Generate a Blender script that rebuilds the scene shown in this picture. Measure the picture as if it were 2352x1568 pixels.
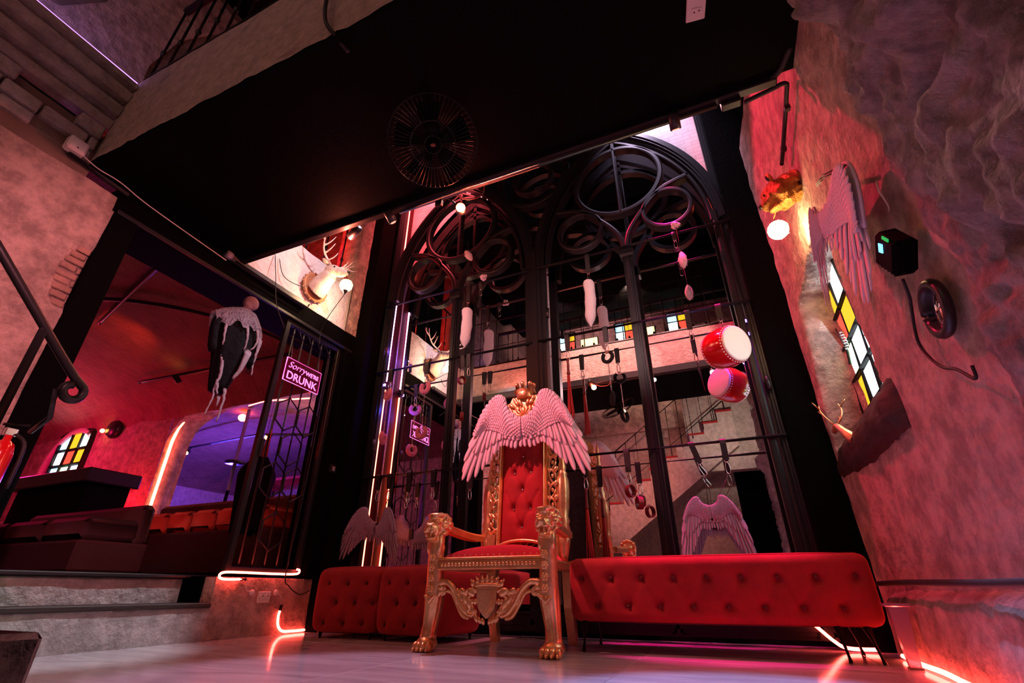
import bpy, math, random
from mathutils import Vector, Matrix, noise
random.seed(7)
for o in list(bpy.data.objects): bpy.data.objects.remove(o)
SC = bpy.context.scene
COL = SC.collection
R = math.radians
PI = math.pi

# ------------------------------------------------------------------ camera
cam_d = bpy.data.cameras.new('camera'); cam_d.sensor_width = 36.0; cam_d.lens = 36.0*1093/2352
cam_d.clip_start = 0.02
cam = bpy.data.objects.new('camera', cam_d); COL.objects.link(cam)
cam.location = (0, 0, 0.30); cam.rotation_euler = (R(90+27.6), 0, R(23.5))
SC.camera = cam
# ------------------------------------------------------------------ world and exposure
w = bpy.data.worlds.new('world'); SC.world = w; w.use_nodes = True
bg = w.node_tree.nodes['Background']; bg.inputs[0].default_value = (0.55, 0.35, 0.42, 1); bg.inputs[1].default_value = 0.0025
SC.view_settings.view_transform = 'Standard'; SC.view_settings.look = 'None'
SC.view_settings.exposure = 0.0; SC.view_settings.gamma = 1.0; SC.view_settings.use_curve_mapping = False
# ------------------------------------------------------------------ the room's lamps and added fills
def light(name, kind, loc, col, power, target=None, size=0.05, angle=60, blend=0.4):
    d = bpy.data.lights.new(name, kind); d.color = col; d.energy = power
    if kind == 'SPOT':
        d.spot_size = R(angle); d.spot_blend = blend; d.shadow_soft_size = size
    elif kind == 'POINT': d.shadow_soft_size = size
    elif kind == 'AREA': d.size = size
    o = bpy.data.objects.new(name, d); COL.objects.link(o); o.location = loc
    if target is not None:
        o.rotation_euler = (Vector(target)-Vector(loc)).to_track_quat('-Z', 'Y').to_euler()
    return o
# stage lamps of the upper floor and added stand-ins, above the gap between the bridge and the mirrors
light('stage_light_red', 'SPOT', (-1.5, 3.25, 5.2), (1, .02, .09), 640, (.76, 2.35, 1.75), .05, 50, .35)
light('lavender_floor_fill', 'SPOT', (-.4, 3.3, 5.2), (.20, .44, 1.0), 1500, (.0, 1.75, 0), .05, 18, .45)  # stand-in for lavender lamp light thrown onto the floor by the mirrors
light('stage_light_pink', 'SPOT', (-2.3, 3.1, 5.0), (.95, .56, .92), 560, (-1.5, 1.7, 0), .05, 23, .5)
light('steps_fill', 'SPOT', (-1.5, 3.0, 4.9), (.80, .88, 1), 760, (-3.5, 1.65, .2), .05, 21, .6)  # added spot, only there to brighten the steps
light('stage_light_magenta', 'SPOT', (.1, 3.45, 4.9), (1, .0, .24), 1700, (-.15, 3.42, .4), .05, 19, .5)
# the two red lamps clamped to the back edge of the bridge, the track between them, and added fills
light('clamp_light_centre', 'POINT', (-1.29, 2.15, 2.585), (1, .12, .05), 10, None, .03)
light('clamp_light_left', 'POINT', (-2.30, 2.13, 2.62), (1, .18, .11), 24, None, .02)
light('track_light_throne', 'SPOT', (-1.80, 2.06, 2.58), (1, .19, .25), 260, (-1.3, 3.2, 1.15), .03, 48, .6)
light('tails_fill', 'SPOT', (-.55, 2.06, 2.60), (1, .60, .60), 55, (-.75, 3.64, 2.5), .02, 62, .7)  # this and the next are added to brighten the tails; no fixtures
light('tails_fill_left', 'SPOT', (-2.0, 2.06, 2.60), (1, .50, .55), 50, (-2.2, 3.64, 2.4), .02, 56, .7)
light('track_light_bench', 'SPOT', (.12, 2.06, 2.58), (1, .10, .20), 6, (0, 3.3, .6), .03, 85, .7)
light('track_light_lavender', 'SPOT', (.30, 2.06, 2.58), (.55, .50, 1), 16, (.0, 3.6, .78), .03, 24, .5)
# hall lamp and added fills behind the camera
light('hall_lamp', 'SPOT', (-1.3, -1.2, 3.2), (1, .90, .82), 9, (.75, .75, 2.0), .05, 46, .8)
light('hall_side_fill', 'POINT', (-2.0, -.5, 2.5), (1, .52, .46), 3.2, None, .02)  # made-up fill that lifts the bridge front and nearby left wall
light('left_wall_pink_fill', 'SPOT', (.2, -.3, 2.3), (1, .30, .36), 560, (-3.3, 1.05, 1.6), .05, 38, .9)  # extra pink put on the left wall by an unseen spot

# ------------------------------------------------------------------ materials
MATS = {}
def mat(name, col, rough=.6, metal=0., bump=0., bscale=20., var=0., vscale=6., col2=None, emit=None, estr=0., spec=.5, trans=0., sheen=0., coat=0., detail=6., stretch=None):
    m = bpy.data.materials.new(name); m.use_nodes = True; MATS[name] = m
    nt = m.node_tree; N = nt.nodes; L = nt.links; b = N['Principled BSDF']
    b.inputs['Base Color'].default_value = (*col, 1); b.inputs['Roughness'].default_value = rough
    b.inputs['Metallic'].default_value = metal; b.inputs['Specular IOR Level'].default_value = spec
    if trans: b.inputs['Transmission Weight'].default_value = trans
    if sheen: b.inputs['Sheen Weight'].default_value = sheen; b.inputs['Sheen Roughness'].default_value = .4; b.inputs['Sheen Tint'].default_value = (*[min(1, c*3+.1) for c in col], 1)
    if coat: b.inputs['Coat Weight'].default_value = coat; b.inputs['Coat Roughness'].default_value = .1
    if emit: b.inputs['Emission Color'].default_value = (*emit, 1); b.inputs['Emission Strength'].default_value = estr
    if bump or var:
        tc = N.new('ShaderNodeTexCoord'); mp = N.new('ShaderNodeMapping')
        L.new(tc.outputs['Object'], mp.inputs[0])
        if stretch: mp.inputs['Scale'].default_value = stretch
    if var:
        n = N.new('ShaderNodeTexNoise'); n.inputs['Scale'].default_value = vscale; n.inputs['Detail'].default_value = detail; n.inputs['Roughness'].default_value = .68
        L.new(mp.outputs[0], n.inputs['Vector'])
        r = N.new('ShaderNodeValToRGB'); r.color_ramp.elements[0].position = .5-.5*max(.12, 1-var*1.2); r.color_ramp.elements[1].position = .5+.5*max(.12, 1-var*1.2)
        r.color_ramp.elements[0].position = .38; r.color_ramp.elements[1].position = .62
        c2 = col2 or tuple(c*(1-var) for c in col)
        r.color_ramp.elements[0].color = (*c2, 1); r.color_ramp.elements[1].color = (*col, 1)
        L.new(n.outputs[0], r.inputs[0]); L.new(r.outputs[0], b.inputs['Base Color'])
    if bump:
        n2 = N.new('ShaderNodeTexNoise'); n2.inputs['Scale'].default_value = bscale; n2.inputs['Detail'].default_value = 8
        n2.inputs['Roughness'].default_value = .6
        L.new(mp.outputs[0], n2.inputs['Vector'])
        bp = N.new('ShaderNodeBump'); bp.inputs['Strength'].default_value = min(1, bump); bp.inputs['Distance'].default_value = .03*max(1, bump)
        L.new(n2.outputs[0], bp.inputs['Height']); L.new(bp.outputs[0], b.inputs['Normal'])
    return m
def brick_mat(name, c1, c2, mortar, scale, bw=.5, rh=.25, rot=(0, 0, 0), bump=.6):
    m = bpy.data.materials.new(name); m.use_nodes = True; MATS[name] = m
    nt = m.node_tree; N = nt.nodes; L = nt.links; b = N['Principled BSDF']; b.inputs['Roughness'].default_value = .85
    tc = N.new('ShaderNodeTexCoord'); mp = N.new('ShaderNodeMapping'); mp.inputs['Rotation'].default_value = rot
    L.new(tc.outputs['Object'], mp.inputs[0])
    t = N.new('ShaderNodeTexBrick'); t.inputs['Scale'].default_value = scale
    t.inputs['Color1'].default_value = (*c1, 1); t.inputs['Color2'].default_value = (*c2, 1); t.inputs['Mortar'].default_value = (*mortar, 1)
    t.inputs['Mortar Size'].default_value = .018; t.inputs['Mortar Smooth'].default_value = .3
    t.inputs['Brick Width'].default_value = bw; t.inputs['Row Height'].default_value = rh
    L.new(mp.outputs[0], t.inputs['Vector'])
    n = N.new('ShaderNodeTexNoise'); n.inputs['Scale'].default_value = 5; n.inputs['Detail'].default_value = 6; L.new(mp.outputs[0], n.inputs['Vector'])
    mx = N.new('ShaderNodeMix'); mx.data_type = 'RGBA'; mx.blend_type = 'MULTIPLY'; mx.inputs[0].default_value = .6
    L.new(t.outputs['Color'], mx.inputs[6]); L.new(n.outputs[0], mx.inputs[7]); L.new(mx.outputs[2], b.inputs['Base Color'])
    ad = N.new('ShaderNodeMath'); ad.operation = 'MULTIPLY_ADD'; ad.inputs[1].default_value = -1.0
    L.new(t.outputs['Fac'], ad.inputs[0]); L.new(n.outputs[0], ad.inputs[2])
    bp = N.new('ShaderNodeBump'); bp.inputs['Strength'].default_value = bump; bp.inputs['Distance'].default_value = .012
    L.new(ad.outputs[0], bp.inputs['Height']); L.new(bp.outputs[0], b.inputs['Normal'])
    return m
def emis(name, col, s):
    m = mat(name, (0.02, .02, .02), .5, emit=col, estr=s); return m

mat('plaster', (.60, .44, .375), .92, bump=1.5, bscale=19, var=.5, vscale=9, detail=10)
mat('plaster_fine', (.64, .54, .47), .9, bump=1.0, bscale=34, var=.32, vscale=14, detail=10)
mat('plaster_white', (.78, .72, .69), .85, bump=.8, bscale=30, var=.16, vscale=12, detail=10)
mat('plaster_step', (.52, .46, .44), .85, bump=.9, bscale=24, var=.4, vscale=8, detail=10)
mat('rock', (.40, .36, .33), .95, bump=2.2, bscale=15, var=.55, vscale=11, detail=10)
mat('black_paint', (.0015, .0015, .0018), .8, bump=.15, bscale=60, spec=.06)
mat('black_metal', (.012, .012, .014), .38, spec=.5)
mat('frame_black', (.006, .006, .008), .42, spec=.35)
mat('dark_wall', (.0018, .0016, .0018), .85, bump=.3, bscale=40, spec=.04)
mat('mirror_glass', (.90, .90, .91), .0, metal=1.0)
mat('gold', (.92, .62, .30), .33, metal=.92, bump=.12, bscale=40, var=.2, vscale=14, col2=(.78, .46, .20))
mat('velvet_red', (.34, .010, .012), .85, bump=.12, bscale=160, sheen=.6, var=.2, vscale=9)
mat('velvet_bright', (.50, .010, .030), .85, bump=.12, bscale=160, sheen=.7)
mat('button_dark', (.10, .004, .006), .8)
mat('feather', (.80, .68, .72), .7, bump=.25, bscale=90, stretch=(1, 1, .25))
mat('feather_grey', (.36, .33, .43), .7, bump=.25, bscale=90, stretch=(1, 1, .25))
mat('fur_white', (.92, .86, .86), .95, bump=.6, bscale=120, sheen=.5)
mat('fur_pink', (.85, .22, .30), .95, bump=.9, bscale=140, sheen=.6)
mat('fur_black', (.015, .012, .013), .95, bump=.9, bscale=140, sheen=.1)
mat('chrome', (.82, .82, .84), .12, metal=1.0)
mat('leather_black', (.012, .010, .010), .5, bump=.1, bscale=80)
mat('leather_red', (.16, .012, .012), .45, bump=.1, bscale=80)
mat('whip_red', (.45, .015, .012), .55)
mat('drum_red', (.62, .010, .014), .16, coat=.8)
mat('drum_skin', (.88, .80, .74), .6)
mat('bone', (.80, .71, .66), .55, bump=.2, bscale=40)
mat('deer_fur', (.74, .60, .50), .85, bump=.5, bscale=90, var=.25, vscale=10)
mat('dark_nose', (.02, .015, .015), .35)
mat('bear_gold', (.72, .36, .09), .38, metal=.85, bump=1.0, bscale=55, stretch=(1, 1, .4), var=.45, vscale=20)
mat('gauze', (.40, .29, .35), .95, bump=.8, bscale=160)
mat('robe_black', (.0045, .003, .0045), .95, bump=.5, bscale=30, spec=.1)
mat('cable_black', (.01, .01, .01), .6)
mat('plastic_white', (.72, .66, .64), .5)
mat('wood_dark', (.03, .018, .014), .6, bump=.4, bscale=20, stretch=(1, .2, 1))
mat('brick_bare', (.40, .24, .18), .9, bump=.5, bscale=40, var=.3, vscale=12)
mat('reveal_red', (.045, .008, .010), .6, spec=.12)
mat('lead', (.012, .012, .012), .6)
mat('sofa_orange', (.55, .05, .025), .8, bump=.15, bscale=90, sheen=.3)
mat('sofa_dark', (.05, .012, .014), .8, bump=.15, bscale=90)
mat('acrylic', (.50, .34, .50), .15, trans=.55)
brick_mat('brick_brown', (.30, .20, .16), (.22, .15, .12), (.34, .28, .25), 3.2, .5, .17, (R(90), 0, R(90)))
brick_mat('brick_white', (.74, .70, .70), (.68, .64, .65), (.58, .54, .55), 3.6, .5, .19, (R(90), 0, 0), .25)
brick_mat('brick_vault', (.34, .17, .13), (.26, .12, .09), (.38, .26, .22), 4.2, .5, .16, (0, 0, R(90)))
emis('neon_red', (1, .075, .055), 17); emis('neon_orange', (1, .13, .06), 16); emis('neon_violet', (.42, .12, 1), 16)
emis('neon_pinkwhite', (1, .35, .75), 14); emis('neon_purple', (.60, .24, 1), 2.8)
emis('bulb_warm', (1, .62, .30), 30); emis('bulb_red', (1, .10, .04), 40); emis('bulb_orange', (1, .35, .08), 18)
emis('led_blue', (.12, .50, 1), 3.0); emis('led_green', (.0, .6, .12), .7); emis('sign_pink', (1, .18, .62), 2.6); emis('led_violet', (.35, .15, 1), 20)
# marble floor
m = mat('marble', (.70, .64, .66), .07, spec=.5)
nt = m.node_tree; N = nt.nodes; L = nt.links; b = N['Principled BSDF']
tc = N.new('ShaderNodeTexCoord'); mp = N.new('ShaderNodeMapping'); mp.inputs['Rotation'].default_value = (0, 0, R(20)); mp.inputs['Scale'].default_value = (.5, 2.2, 1)
L.new(tc.outputs['Object'], mp.inputs[0])
n = N.new('ShaderNodeTexNoise'); n.inputs['Scale'].default_value = 2.4; n.inputs['Detail'].default_value = 8; n.inputs['Distortion'].default_value = 1.2; L.new(mp.outputs[0], n.inputs['Vector'])
r = N.new('ShaderNodeValToRGB'); r.color_ramp.elements[0].position = .35; r.color_ramp.elements[0].color = (.50, .45, .48, 1); r.color_ramp.elements[1].position = .6; r.color_ramp.elements[1].color = (.72, .66, .68, 1)
L.new(n.outputs[0], r.inputs[0]); L.new(r.outputs[0], b.inputs['Base Color'])
n3 = N.new('ShaderNodeTexNoise'); n3.inputs['Scale'].default_value = 3; L.new(mp.outputs[0], n3.inputs['Vector'])
mr = N.new('ShaderNodeMapRange'); mr.inputs[3].default_value = .05; mr.inputs[4].default_value = .14; L.new(n3.outputs[0], mr.inputs[0]); L.new(mr.outputs[0], b.inputs['Roughness'])
# stained glass panes glow with the daylight behind them
for nm, c, s in (('pane_white', (.80, .93, 1.0), 5.5), ('pane_yellow', (1.0, .55, .02), 1.3), ('pane_red', (1.0, .09, .05), 1.3), ('pane_green', (.65, 1.0, .55), 3.6), ('pane_blue', (.35, .70, 1.0), 2.6), ('pane_cream', (1, .9, .5), 2.6)):
    emis(nm, c, s)

# ------------------------------------------------------------------ mesh helpers
def frame_of(d):
    d = Vector(d).normalized()
    a = Vector((0, 0, 1)) if abs(d.z) < .9 else Vector((1, 0, 0))
    u = d.cross(a).normalized(); v = u.cross(d).normalized()
    return u, v
class MB:
    def __init__(s): s.v = []; s.f = []
    def add(s, vs, fs):
        k = len(s.v); s.v += [tuple(x) for x in vs]; s.f += [tuple(i+k for i in f) for f in fs]; return s
    def box(s, c, size, M=None, ch=0.):
        hx, hy, hz = size[0]/2, size[1]/2, size[2]/2; c = Vector(c)
        if ch <= 0:
            vs = [Vector((x*hx, y*hy, z*hz)) for x in (-1, 1) for y in (-1, 1) for z in (-1, 1)]
            fs = [(0, 1, 3, 2), (4, 6, 7, 5), (0, 4, 5, 1), (2, 3, 7, 6), (0, 2, 6, 4), (1, 5, 7, 3)]
        else:
            ch = min(ch, hx*.9, hy*.9, hz*.9); vs = []; idx = {}
            for x in (-1, 1):
                for y in (-1, 1):
                    for z in (-1, 1):
                        for a in range(3):
                            p = [x*(hx-ch), y*(hy-ch), z*(hz-ch)]; p[a] = (x*hx, y*hy, z*hz)[a]
                            idx[(x, y, z, a)] = len(vs); vs.append(Vector(p))
            fs = []
            for a in range(3):
                b_, c_ = (a+1) % 3, (a+2) % 3
                for sgn in (-1, 1):
                    q = []
                    for (p1, p2) in ((-1, -1), (1, -1), (1, 1), (-1, 1)):
                        k = [0, 0, 0]; k[a] = sgn; k[b_] = p1; k[c_] = p2; q.append(idx[(*k, a)])
                    fs.append(tuple(q if sgn > 0 else q[::-1]))
                for p1 in (-1, 1):
                    for p2 in (-1, 1):
                        k1 = [0, 0, 0]; k1[a] = -1; k1[b_] = p1; k1[c_] = p2
                        k2 = list(k1); k2[a] = 1
                        fs.append((idx[(*k1, b_)], idx[(*k2, b_)], idx[(*k2, c_)], idx[(*k1, c_)]))
            for x in (-1, 1):
                for y in (-1, 1):
                    for z in (-1, 1): fs.append(tuple(idx[(x, y, z, a)] for a in range(3)))
        if M is not None: vs = [M @ p for p in vs]
        return s.add([p+c for p in vs], fs)
    def tube(s, pts, r, n=8, closed=False, caps=True, flat=1.0):
        pts = [Vector(p) for p in pts]; m = len(pts); rr = r if isinstance(r, (list, tuple)) else [r]*m
        rings = []; pu = None
        for i, p in enumerate(pts):
            if closed: d = pts[(i+1) % m]-pts[i-1]
            else: d = pts[min(i+1, m-1)]-pts[max(i-1, 0)]
            if d.length < 1e-9: d = Vector((0, 0, 1))
            d.normalize()
            if pu is None: u, v = frame_of(d)
            else:
                u = pu-d*pu.dot(d)
                if u.length < 1e-6: u, v = frame_of(d)
                u.normalize(); v = d.cross(u)
            pu = u
            rings.append([p+(u*math.cos(2*PI*k/n)+v*math.sin(2*PI*k/n)*flat)*rr[i] for k in range(n)])
        return s.loft(rings, closed, caps)
    def loft(s, rings, closed=False, caps=True):
        n = len(rings[0]); m = len(rings); k0 = len(s.v)
        for rg in rings: s.v += [tuple(p) for p in rg]
        for i in range(m if closed else m-1):
            a = k0+i*n; b_ = k0+((i+1) % m)*n
            for j in range(n):
                j2 = (j+1) % n; s.f.append((a+j, a+j2, b_+j2, b_+j))
        if caps and not closed:
            s.f.append(tuple(k0+j for j in range(n))[::-1]); s.f.append(tuple(k0+(m-1)*n+j for j in range(n)))
        return s
    def lathe(s, prof, c=(0, 0, 0), axis=(0, 0, 1), n=16, caps=True):
        ax = Vector(axis).normalized(); u, v = frame_of(ax); c = Vector(c)
        return s.loft([[c+ax*z+(u*math.cos(2*PI*k/n)+v*math.sin(2*PI*k/n))*max(r, 1e-4) for k in range(n)] for r, z in prof], False, caps)
    def ell(s, c, r, n=12, m=8, M=None):
        c = Vector(c); r = (r, r, r) if not hasattr(r, '__len__') else r; vs = []; fs = []
        for i in range(1, m):
            th = PI*i/m
            for k in range(n):
                vs.append(Vector((r[0]*math.sin(th)*math.cos(2*PI*k/n), r[1]*math.sin(th)*math.sin(2*PI*k/n), r[2]*math.cos(th))))
        t = len(vs); vs += [Vector((0, 0, r[2])), Vector((0, 0, -r[2]))]
        for i in range(m-2):
            for k in range(n): fs.append((i*n+k, (i+1)*n+k, (i+1)*n+(k+1) % n, i*n+(k+1) % n))
        for k in range(n): fs.append((t, k, (k+1) % n)); fs.append((t+1, (m-2)*n+(k+1) % n, (m-2)*n+k))
        if M is not None: vs = [M @ p for p in vs]
        return s.add([p+c for p in vs], fs)
    def prism(s, poly, o, u, v, d):
        """extrude a 2-D polygon (in the frame o,u,v) by vector d"""
        o, u, v, d = Vector(o), Vector(u), Vector(v), Vector(d); n = len(poly)
        a = [o+u*p[0]+v*p[1] for p in poly]; vs = a+[p+d for p in a]
        fs = [tuple(range(n))[::-1], tuple(range(n, 2*n))]+[(i, (i+1) % n, n+(i+1) % n, n+i) for i in range(n)]
        return s.add(vs, fs)
    def grid(s, nu, nv, fn, closeu=False):
        k = len(s.v)
        for j in range(nv+1):
            for i in range(nu+(0 if closeu else 1)): s.v.append(tuple(fn(i/nu, j/nv)))
        w_ = nu+(0 if closeu else 1)
        for j in range(nv):
            for i in range(nu):
                i2 = (i+1) % w_ if closeu else i+1
                s.f.append((k+j*w_+i, k+j*w_+i2, k+(j+1)*w_+i2, k+(j+1)*w_+i))
        return s
    def build(s, name, m, parent=None, smooth=True, mods=()):
        me = bpy.data.meshes.new(name); me.from_pydata(s.v, [], s.f); me.validate(); me.update()
        if smooth: me.polygons.foreach_set('use_smooth', [True]*len(me.polygons))
        if m: me.materials.append(MATS[m] if isinstance(m, str) else m)
        o = bpy.data.objects.new(name, me); COL.objects.link(o)
        if parent is not None:
            o.parent = parent
            o.matrix_parent_inverse = world_of(parent).inverted()
        if smooth == 'auto':
            for p in me.polygons: p.use_smooth = False
        for md in mods:
            k = o.modifiers.new(md[0], md[0])
            for a, b2 in md[1].items(): setattr(k, a, b2)
        return o
def world_of(o):
    M = o.matrix_basis.copy()
    if o.parent: M = world_of(o.parent) @ o.matrix_parent_inverse @ M
    return M
def tag(o, label, cat, group=None, kind=None):
    o['label'] = label
    if cat: o['category'] = cat
    if group: o['group'] = group
    if kind: o['kind'] = kind
    return o
def struct(o, label=None):
    o['kind'] = 'structure'
    if label: o['label'] = label
    return o
def thing(name, label, cat, loc=(0, 0, 0), group=None):
    o = bpy.data.objects.new(name, None); COL.objects.link(o); o.location = loc; o.empty_display_size = .05
    return tag(o, label, cat, group)
def stuff(o): o['kind'] = 'stuff'; return o
def share(o, parent, M):
    """another object with the same mesh data, moved by M, under parent"""
    c = o.copy(); COL.objects.link(c); c.parent = parent
    c.matrix_parent_inverse = world_of(parent).inverted() if parent else Matrix()
    c.matrix_basis = M
    return c
def place(root, M):
    root.matrix_basis = M @ root.matrix_basis
def arc(c, r, a0, a1, n, u=(1, 0, 0), v=(0, 0, 1)):
    c, u, v = Vector(c), Vector(u), Vector(v)
    return [c+(u*math.cos(R(a0+(a1-a0)*i/n))+v*math.sin(R(a0+(a1-a0)*i/n)))*r for i in range(n+1)]
def spline(pts, n=6):
    pts = [Vector(p) for p in pts]; out = []
    for i in range(len(pts)-1):
        p0, p1, p2, p3 = pts[max(i-1, 0)], pts[i], pts[i+1], pts[min(i+2, len(pts)-1)]
        for k in range(n):
            t = k/n
            out.append(.5*((2*p1)+(p2-p0)*t+(2*p0-5*p1+4*p2-p3)*t*t+(3*p1-p0-3*p2+p3)*t**3))
    out.append(pts[-1]); return out
def nz(x, y, z): return noise.noise(Vector((x, y, z)))
def fbm(x, y, z, o=4): return noise.fractal(Vector((x, y, z)), .9, 2.1, o)
SUBS = ('SUBSURF', {'levels': 1, 'render_levels': 1})
def REMESH(v): return ('REMESH', {'mode': 'VOXEL', 'voxel_size': v, 'use_smooth_shade': True})
SMOOTH = ('SMOOTH', {'factor': .5, 'iterations': 3})
XL = -3.36; XR = .74; YM = 3.87; YF = 3.68
mat('sign_panel', (.35, .02, .12), .2, trans=.8); mat('plastic_grey', (.3, .3, .32), .5); mat('gauze_thin', (.36, .26, .32), .95, bump=1., bscale=120)
mat('plaque_wood', (.42, .20, .10), .5, bump=.2, bscale=30); mat('steel_grey', (.10, .10, .10), .45, metal=.6); mat('acrylic_clear', (.7, .7, .8), .1, trans=.7)
nt = MATS['gauze_thin'].node_tree; N = nt.nodes; L = nt.links; b = N['Principled BSDF']   # open weave of the gauze
tc = N.new('ShaderNodeTexCoord'); n = N.new('ShaderNodeTexNoise'); n.inputs['Scale'].default_value = 280; n.inputs['Detail'].default_value = 2; mp = N.new('ShaderNodeMapping'); mp.inputs['Scale'].default_value = (1, 1, .10)
L.new(tc.outputs['Object'], mp.inputs[0]); L.new(mp.outputs[0], n.inputs['Vector']); r = N.new('ShaderNodeValToRGB'); r.color_ramp.elements[0].position = .40; r.color_ramp.elements[0].color = (.25, .25, .25, 1); r.color_ramp.elements[1].position = .52
L.new(n.outputs[0], r.inputs[0]); L.new(r.outputs[0], b.inputs['Alpha'])
mat('fan_wire', (.012, .012, .012), .3, metal=.5); mat('cable_red', (.25, .03, .03), .4); emis('bulb_dim', (1, .3, .2), 2.0)
mat('pumpkin', (.70, .22, .03), .5); emis('pane_cream2', (1, .68, .30), 3.0)
# ================================================================== the setting
# floor of large marble tiles
fl = struct(MB().box((-1.3, .75, -.06), (4.7, 6.4, .10)).build('floor', 'dark_wall', smooth=False), 'pale polished marble floor laid in large tiles')
TS = 1.04; full = None
for i in range(5):
    for j in range(7):
        cx, cy = -3.14+i*TS, 3.35-j*TS
        x0, x1 = max(cx-TS/2, XL-.02), min(cx+TS/2, .95)
        if x1-x0 < .05: continue
        M = Matrix.Translation(((x0+x1)/2, cy, -.006))
        if abs(x1-x0-TS) < 1e-6 and full is not None: share(full, fl, M); continue
        o = MB().box((0, 0, 0), (x1-x0-.003, TS-.003, .012), ch=.0012).build('tile', 'marble', fl, False); o.matrix_basis = M
        if abs(x1-x0-TS) < 1e-6: full = o

# wall behind the mirrors (painted brick)
struct(MB().box((-1.30, YM+.09, 3.0), (4.2, .15, 6.4)).build('wall_back', 'brick_white', smooth=False), 'white painted brick wall behind the arched mirrors')

struct(MB().box((-1.33, YM-.012, .10), (4.05, .022, .21)).build('dark_strip_back', 'black_paint', smooth=False), 'black strip below the mirrors standing in for shade')  # added to darken the gap under the bench; hides the white brick
# ---------------------------------------------------------------- left wall: plastered part near the camera
def rough_wall(name, m, y0, y1, z0, z1, x=XL, amp=.012, res=.04, th=.38, edge=None, sgn=1):
    """a plastered wall facing +x with an uneven face; edge(y,z)->extra x offset"""
    nu, nv = max(2, int((y1-y0)/res)), max(2, int((z1-z0)/res))
    mb = MB()
    def fn(u, v):
        y, z = y0+u*(y1-y0), z0+v*(z1-z0)
        dx = amp*fbm(y*2.2, z*2.2, x)+amp*.35*nz(y*9, z*9, 1)
        e = .012*nz(y*7, z*7, 5)+.01*nz(y*19, z*19, 2)
        if u in (0, 1): y += e*.8
        if v in (0, 1): z += e*.6
        return (x+dx+(edge(y, z) if edge else 0), y, z)
    mb.grid(nu, nv, fn)
    mb.box((x-th/2-.02, (y0+y1)/2, (z0+z1)/2), (th, y1-y0-.02, z1-z0-.02))
    return mb.build(name, m)
def patch(y, z):
    d = 1-((y-1.12)/.11)**2-((z-1.98)/.24)**2
    return -.03*min(1, max(0, d*3))
wl = struct(rough_wall('wall_left', 'plaster', -2.4, 1.143, 0, 2.62, edge=patch), 'rough plastered left wall with a patch of bare brick')
# bare bricks showing through the plaster
for k in range(9):
    z = 1.79+k*.047
    hw = .11*math.sqrt(max(0, 1-((z-1.98)/.25)**2))
    y = 1.135-hw; ln = .085 if k % 2 else .11
    while y < 1.13:
        l2 = min(ln, 1.138-y)
        if l2 > .02:
            MB().box((XL-.036+.010*random.random(), y+l2/2, z+random.uniform(-.003, .003)), (.05, l2-.006, .038), ch=.005).build('brick', 'brick_bare', wl, False)
        y += l2+.001; ln = .11
# upper part of the left wall: brick face, rows of projecting blocks, cornice
wu = struct(rough_wall('wall_left_upper', 'brick_brown', -2.4, .93, 2.55, 2.98, x=XL-.01, amp=.01), 'old brick wall under a stone cornice')
for row, (z, h, pr, ln, off) in enumerate(((2.76, .075, .03, .15, .1), (2.855, .085, .055, .24, .0), (2.96, .10, .08, .27, .13))):
    y = -2.3+off
    while y < .88:
        l2 = min(ln*(.75+.5*random.random()), .90-y)
        if random.random() > (.45 if row == 0 else .22 if row == 1 else .06) and l2 > .05:
            MB().box((XL+pr/4-.02, y+l2/2, z), (pr/2+.06, l2-.014, h), ch=.008).build('stone_block', 'plaster_step', wu, False)
        y += l2
tr = struct(MB().prism([(0, 3.03), (.08, 3.03), (.09, 3.07), (.085, 3.105), (.035, 3.115), (.035, 3.145), (.10, 3.155), (.115, 3.20), (.11, 3.235), (.05, 3.245), (.05, 3.275), (.125, 3.285), (.14, 3.33), (.135, 3.365), (.075, 3.375), (.075, 3.40), (.15, 3.41), (.15, 3.45), (0, 3.45)], (XL-.05, -2.4, 0), (1, 0, 0), (0, 0, 1), (0, 3.31, 0)).build('trim_1', 'plaster_step', smooth=False), 'stone cornice of stepped mouldings on the left wall')
# set-back wall above the cornice
struct(rough_wall('wall_left_top', 'brick_brown', -2.4, 1.75, 3.43, 6.0, x=XL-.34, amp=.015, res=.06, th=.2), 'set-back brick wall above the cornice')
for i, (poly) in enumerate(([(-2.3, 3.44), (.93, 3.44), (1.05, 3.6), (1.02, 4.1), (1.12, 4.6), (1.5, 5.4), (.9, 5.5), (.72, 4.9), (.62, 4.3), (.45, 3.95), (.1, 3.8), (-.4, 3.74), (-2.3, 3.8)],)):
    struct(MB().prism(poly, (XL-.335, 0, 0), (0, 1, 0), (0, 0, 1), (.025, 0, 0)).build('wall_left_render', 'plaster', smooth=False), 'remains of pale plaster on the set-back brick wall')
tag(MB().tube(spline([(XL+.085, -2.0, 3.455), (XL+.088, -.5, 3.455), (XL+.082, .4, 3.458), (XL+.088, .90, 3.455)], 8), .011, 8).build('neon_strip', 'neon_purple'), 'violet neon strip lying on the stone cornice', 'neon light')
light('cornice_glow', 'AREA', (XL+.06, .35, 3.50), (.55, .32, 1), 2.2, (XL-.4, .35, 3.9), .25)

# black steel column and lintel of the opening
struct(MB().box((XL-.19, 1.215, 1.30), (.42, .15, 2.5), ch=.01).build('trim_2', 'dark_wall', smooth=False), 'black steel column beside the opening')
struct(MB().box((XL-.19, 2.3, 2.61), (.40, 2.36, .21), ch=.01).build('trim_3', 'dark_wall', smooth=False), 'black steel lintel over the opening')
MB().box((XL+.016, 2.3, 2.52), (.02, 2.3, .03), ch=.004).build('trim_4', 'black_metal', smooth=False)
struct(bpy.data.objects['trim_4'], 'thin steel angle along the lintel')
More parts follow.
